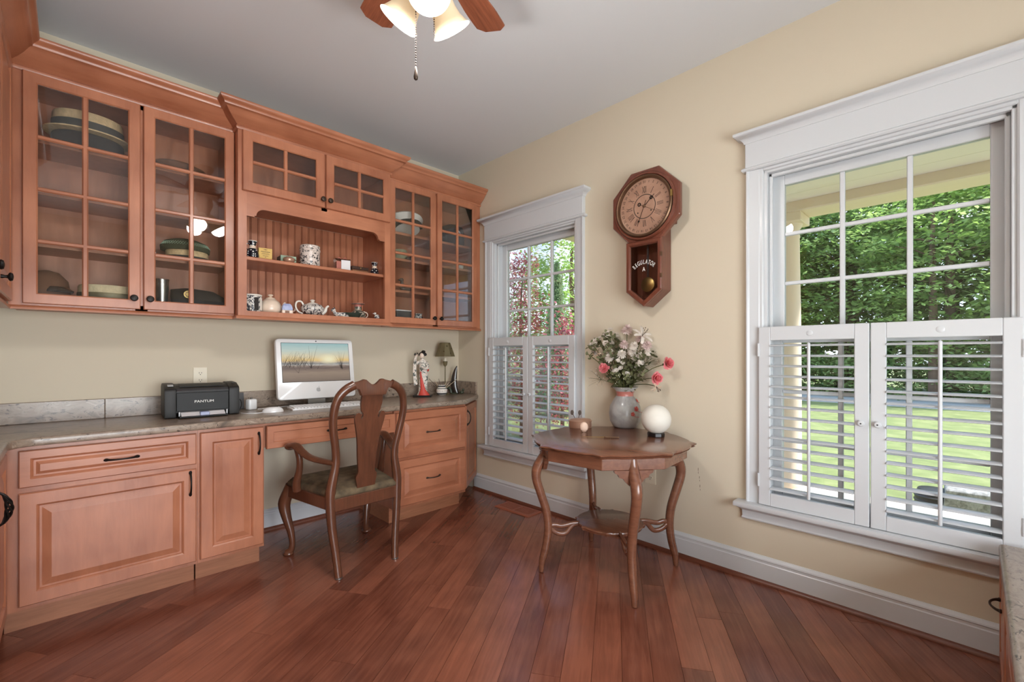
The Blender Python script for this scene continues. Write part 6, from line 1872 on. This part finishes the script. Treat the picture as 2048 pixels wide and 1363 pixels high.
# nearer lime-green tree whose sprays hang in front of the wood
tree('beech_tree', 'bright lime-green tree with layered leafy sprays in front of the woodland', 19.3, -2.2, 5.0, (2.0, 2.9, 3.6), 110, 46, .45, .20, 'leaf_bright', 410, .15, thick=.06, flat=1.0)
tree('beech_tree', 'bright lime-green tree with hanging sprays behind the porch column', 19.5, 3.6, 4.6, (2.0, 2.6, 3.6), 100, 44, .45, .20, 'leaf_bright', 420, .14, thick=.06, flat=1.0)
# by the window next to the cabinets
tree('plum_tree', 'purple-leaved plum tree close to the window by the cabinets', 4.0, 3.12, 2.0, (.46, .46, 1.85), 105, 30, .14, .075, 'leaf_plum', 510, .05, group='plum trees by the porch', thick=.12, flat=.2)
tree('plum_bush', 'smaller purple-leaved plum beside the conifer', 4.6, 2.58, 1.45, (.42, .42, 1.25), 70, 30, .13, .075, 'leaf_plum', 520, .04, 'bush', 'plum trees by the porch', thick=.12, flat=.2)
t = thing('conifer', 'slender upright green conifer behind the plum trees', 'tree', (6.85, 4.62, GZ))
rng = np.random.default_rng(5)
hh = rng.uniform(0.05, 1, 9000) ** 1.2 * 4.0
rr_ = (1 - hh / 4.2) * .60 * rng.uniform(.55, 1.0, 9000)
aa = rng.uniform(0, 2 * PI, 9000)
leaves('crown', np.stack([rr_ * np.cos(aa), rr_ * np.sin(aa), hh + .1], 1), .16, 'leaf_conifer', t, 6, 0.0, .22)
MB().tube([(0, 0, 0), (0, 0, 3.6)], [.07, .02], 8).build('trunk', 'bark', t, smooth=60)
tree('garden_tree', 'light green garden tree behind the conifer', 10.6, 7.0, 3.9, (1.9, 1.9, 3.4), 150, 44, .34, .17, 'leaf_bright', 610, .14, group='garden trees behind the conifer')
tree('garden_tree', 'middle green garden tree behind the plum tree', 10.0, 11.0, 2.1, (2.2, 2.2, 2.1), 90, 40, .36, .18, 'leaf_green', 620, .12, group='garden trees behind the conifer')
tree('garden_tree', 'pale green round tree far behind the plum tree', 13.2, 15.5, 2.6, (2.6, 2.6, 2.6), 90, 40, .42, .22, 'leaf_bright', 630, .12, group='garden trees behind the conifer')
tree('garden_tree', 'broad green tree far behind the conifer', 15.5, 11.5, 3.6, (2.8, 2.8, 3.6), 110, 40, .45, .24, 'leaf_green', 640, .12, group='garden trees behind the conifer')
tree('garden_tree', 'tall green tree well beyond the porch corner', 7.5, 14.5, 3.8, (2.4, 2.4, 3.6), 110, 40, .45, .24, 'leaf_green', 650, .14, group='garden trees behind the conifer')
tree('garden_tree', 'light green tree beside the house beyond the porch corner', 3.2, 13.5, 3.4, (2.2, 2.2, 3.2), 100, 40, .42, .22, 'leaf_bright', 660, .13, group='garden trees behind the conifer')
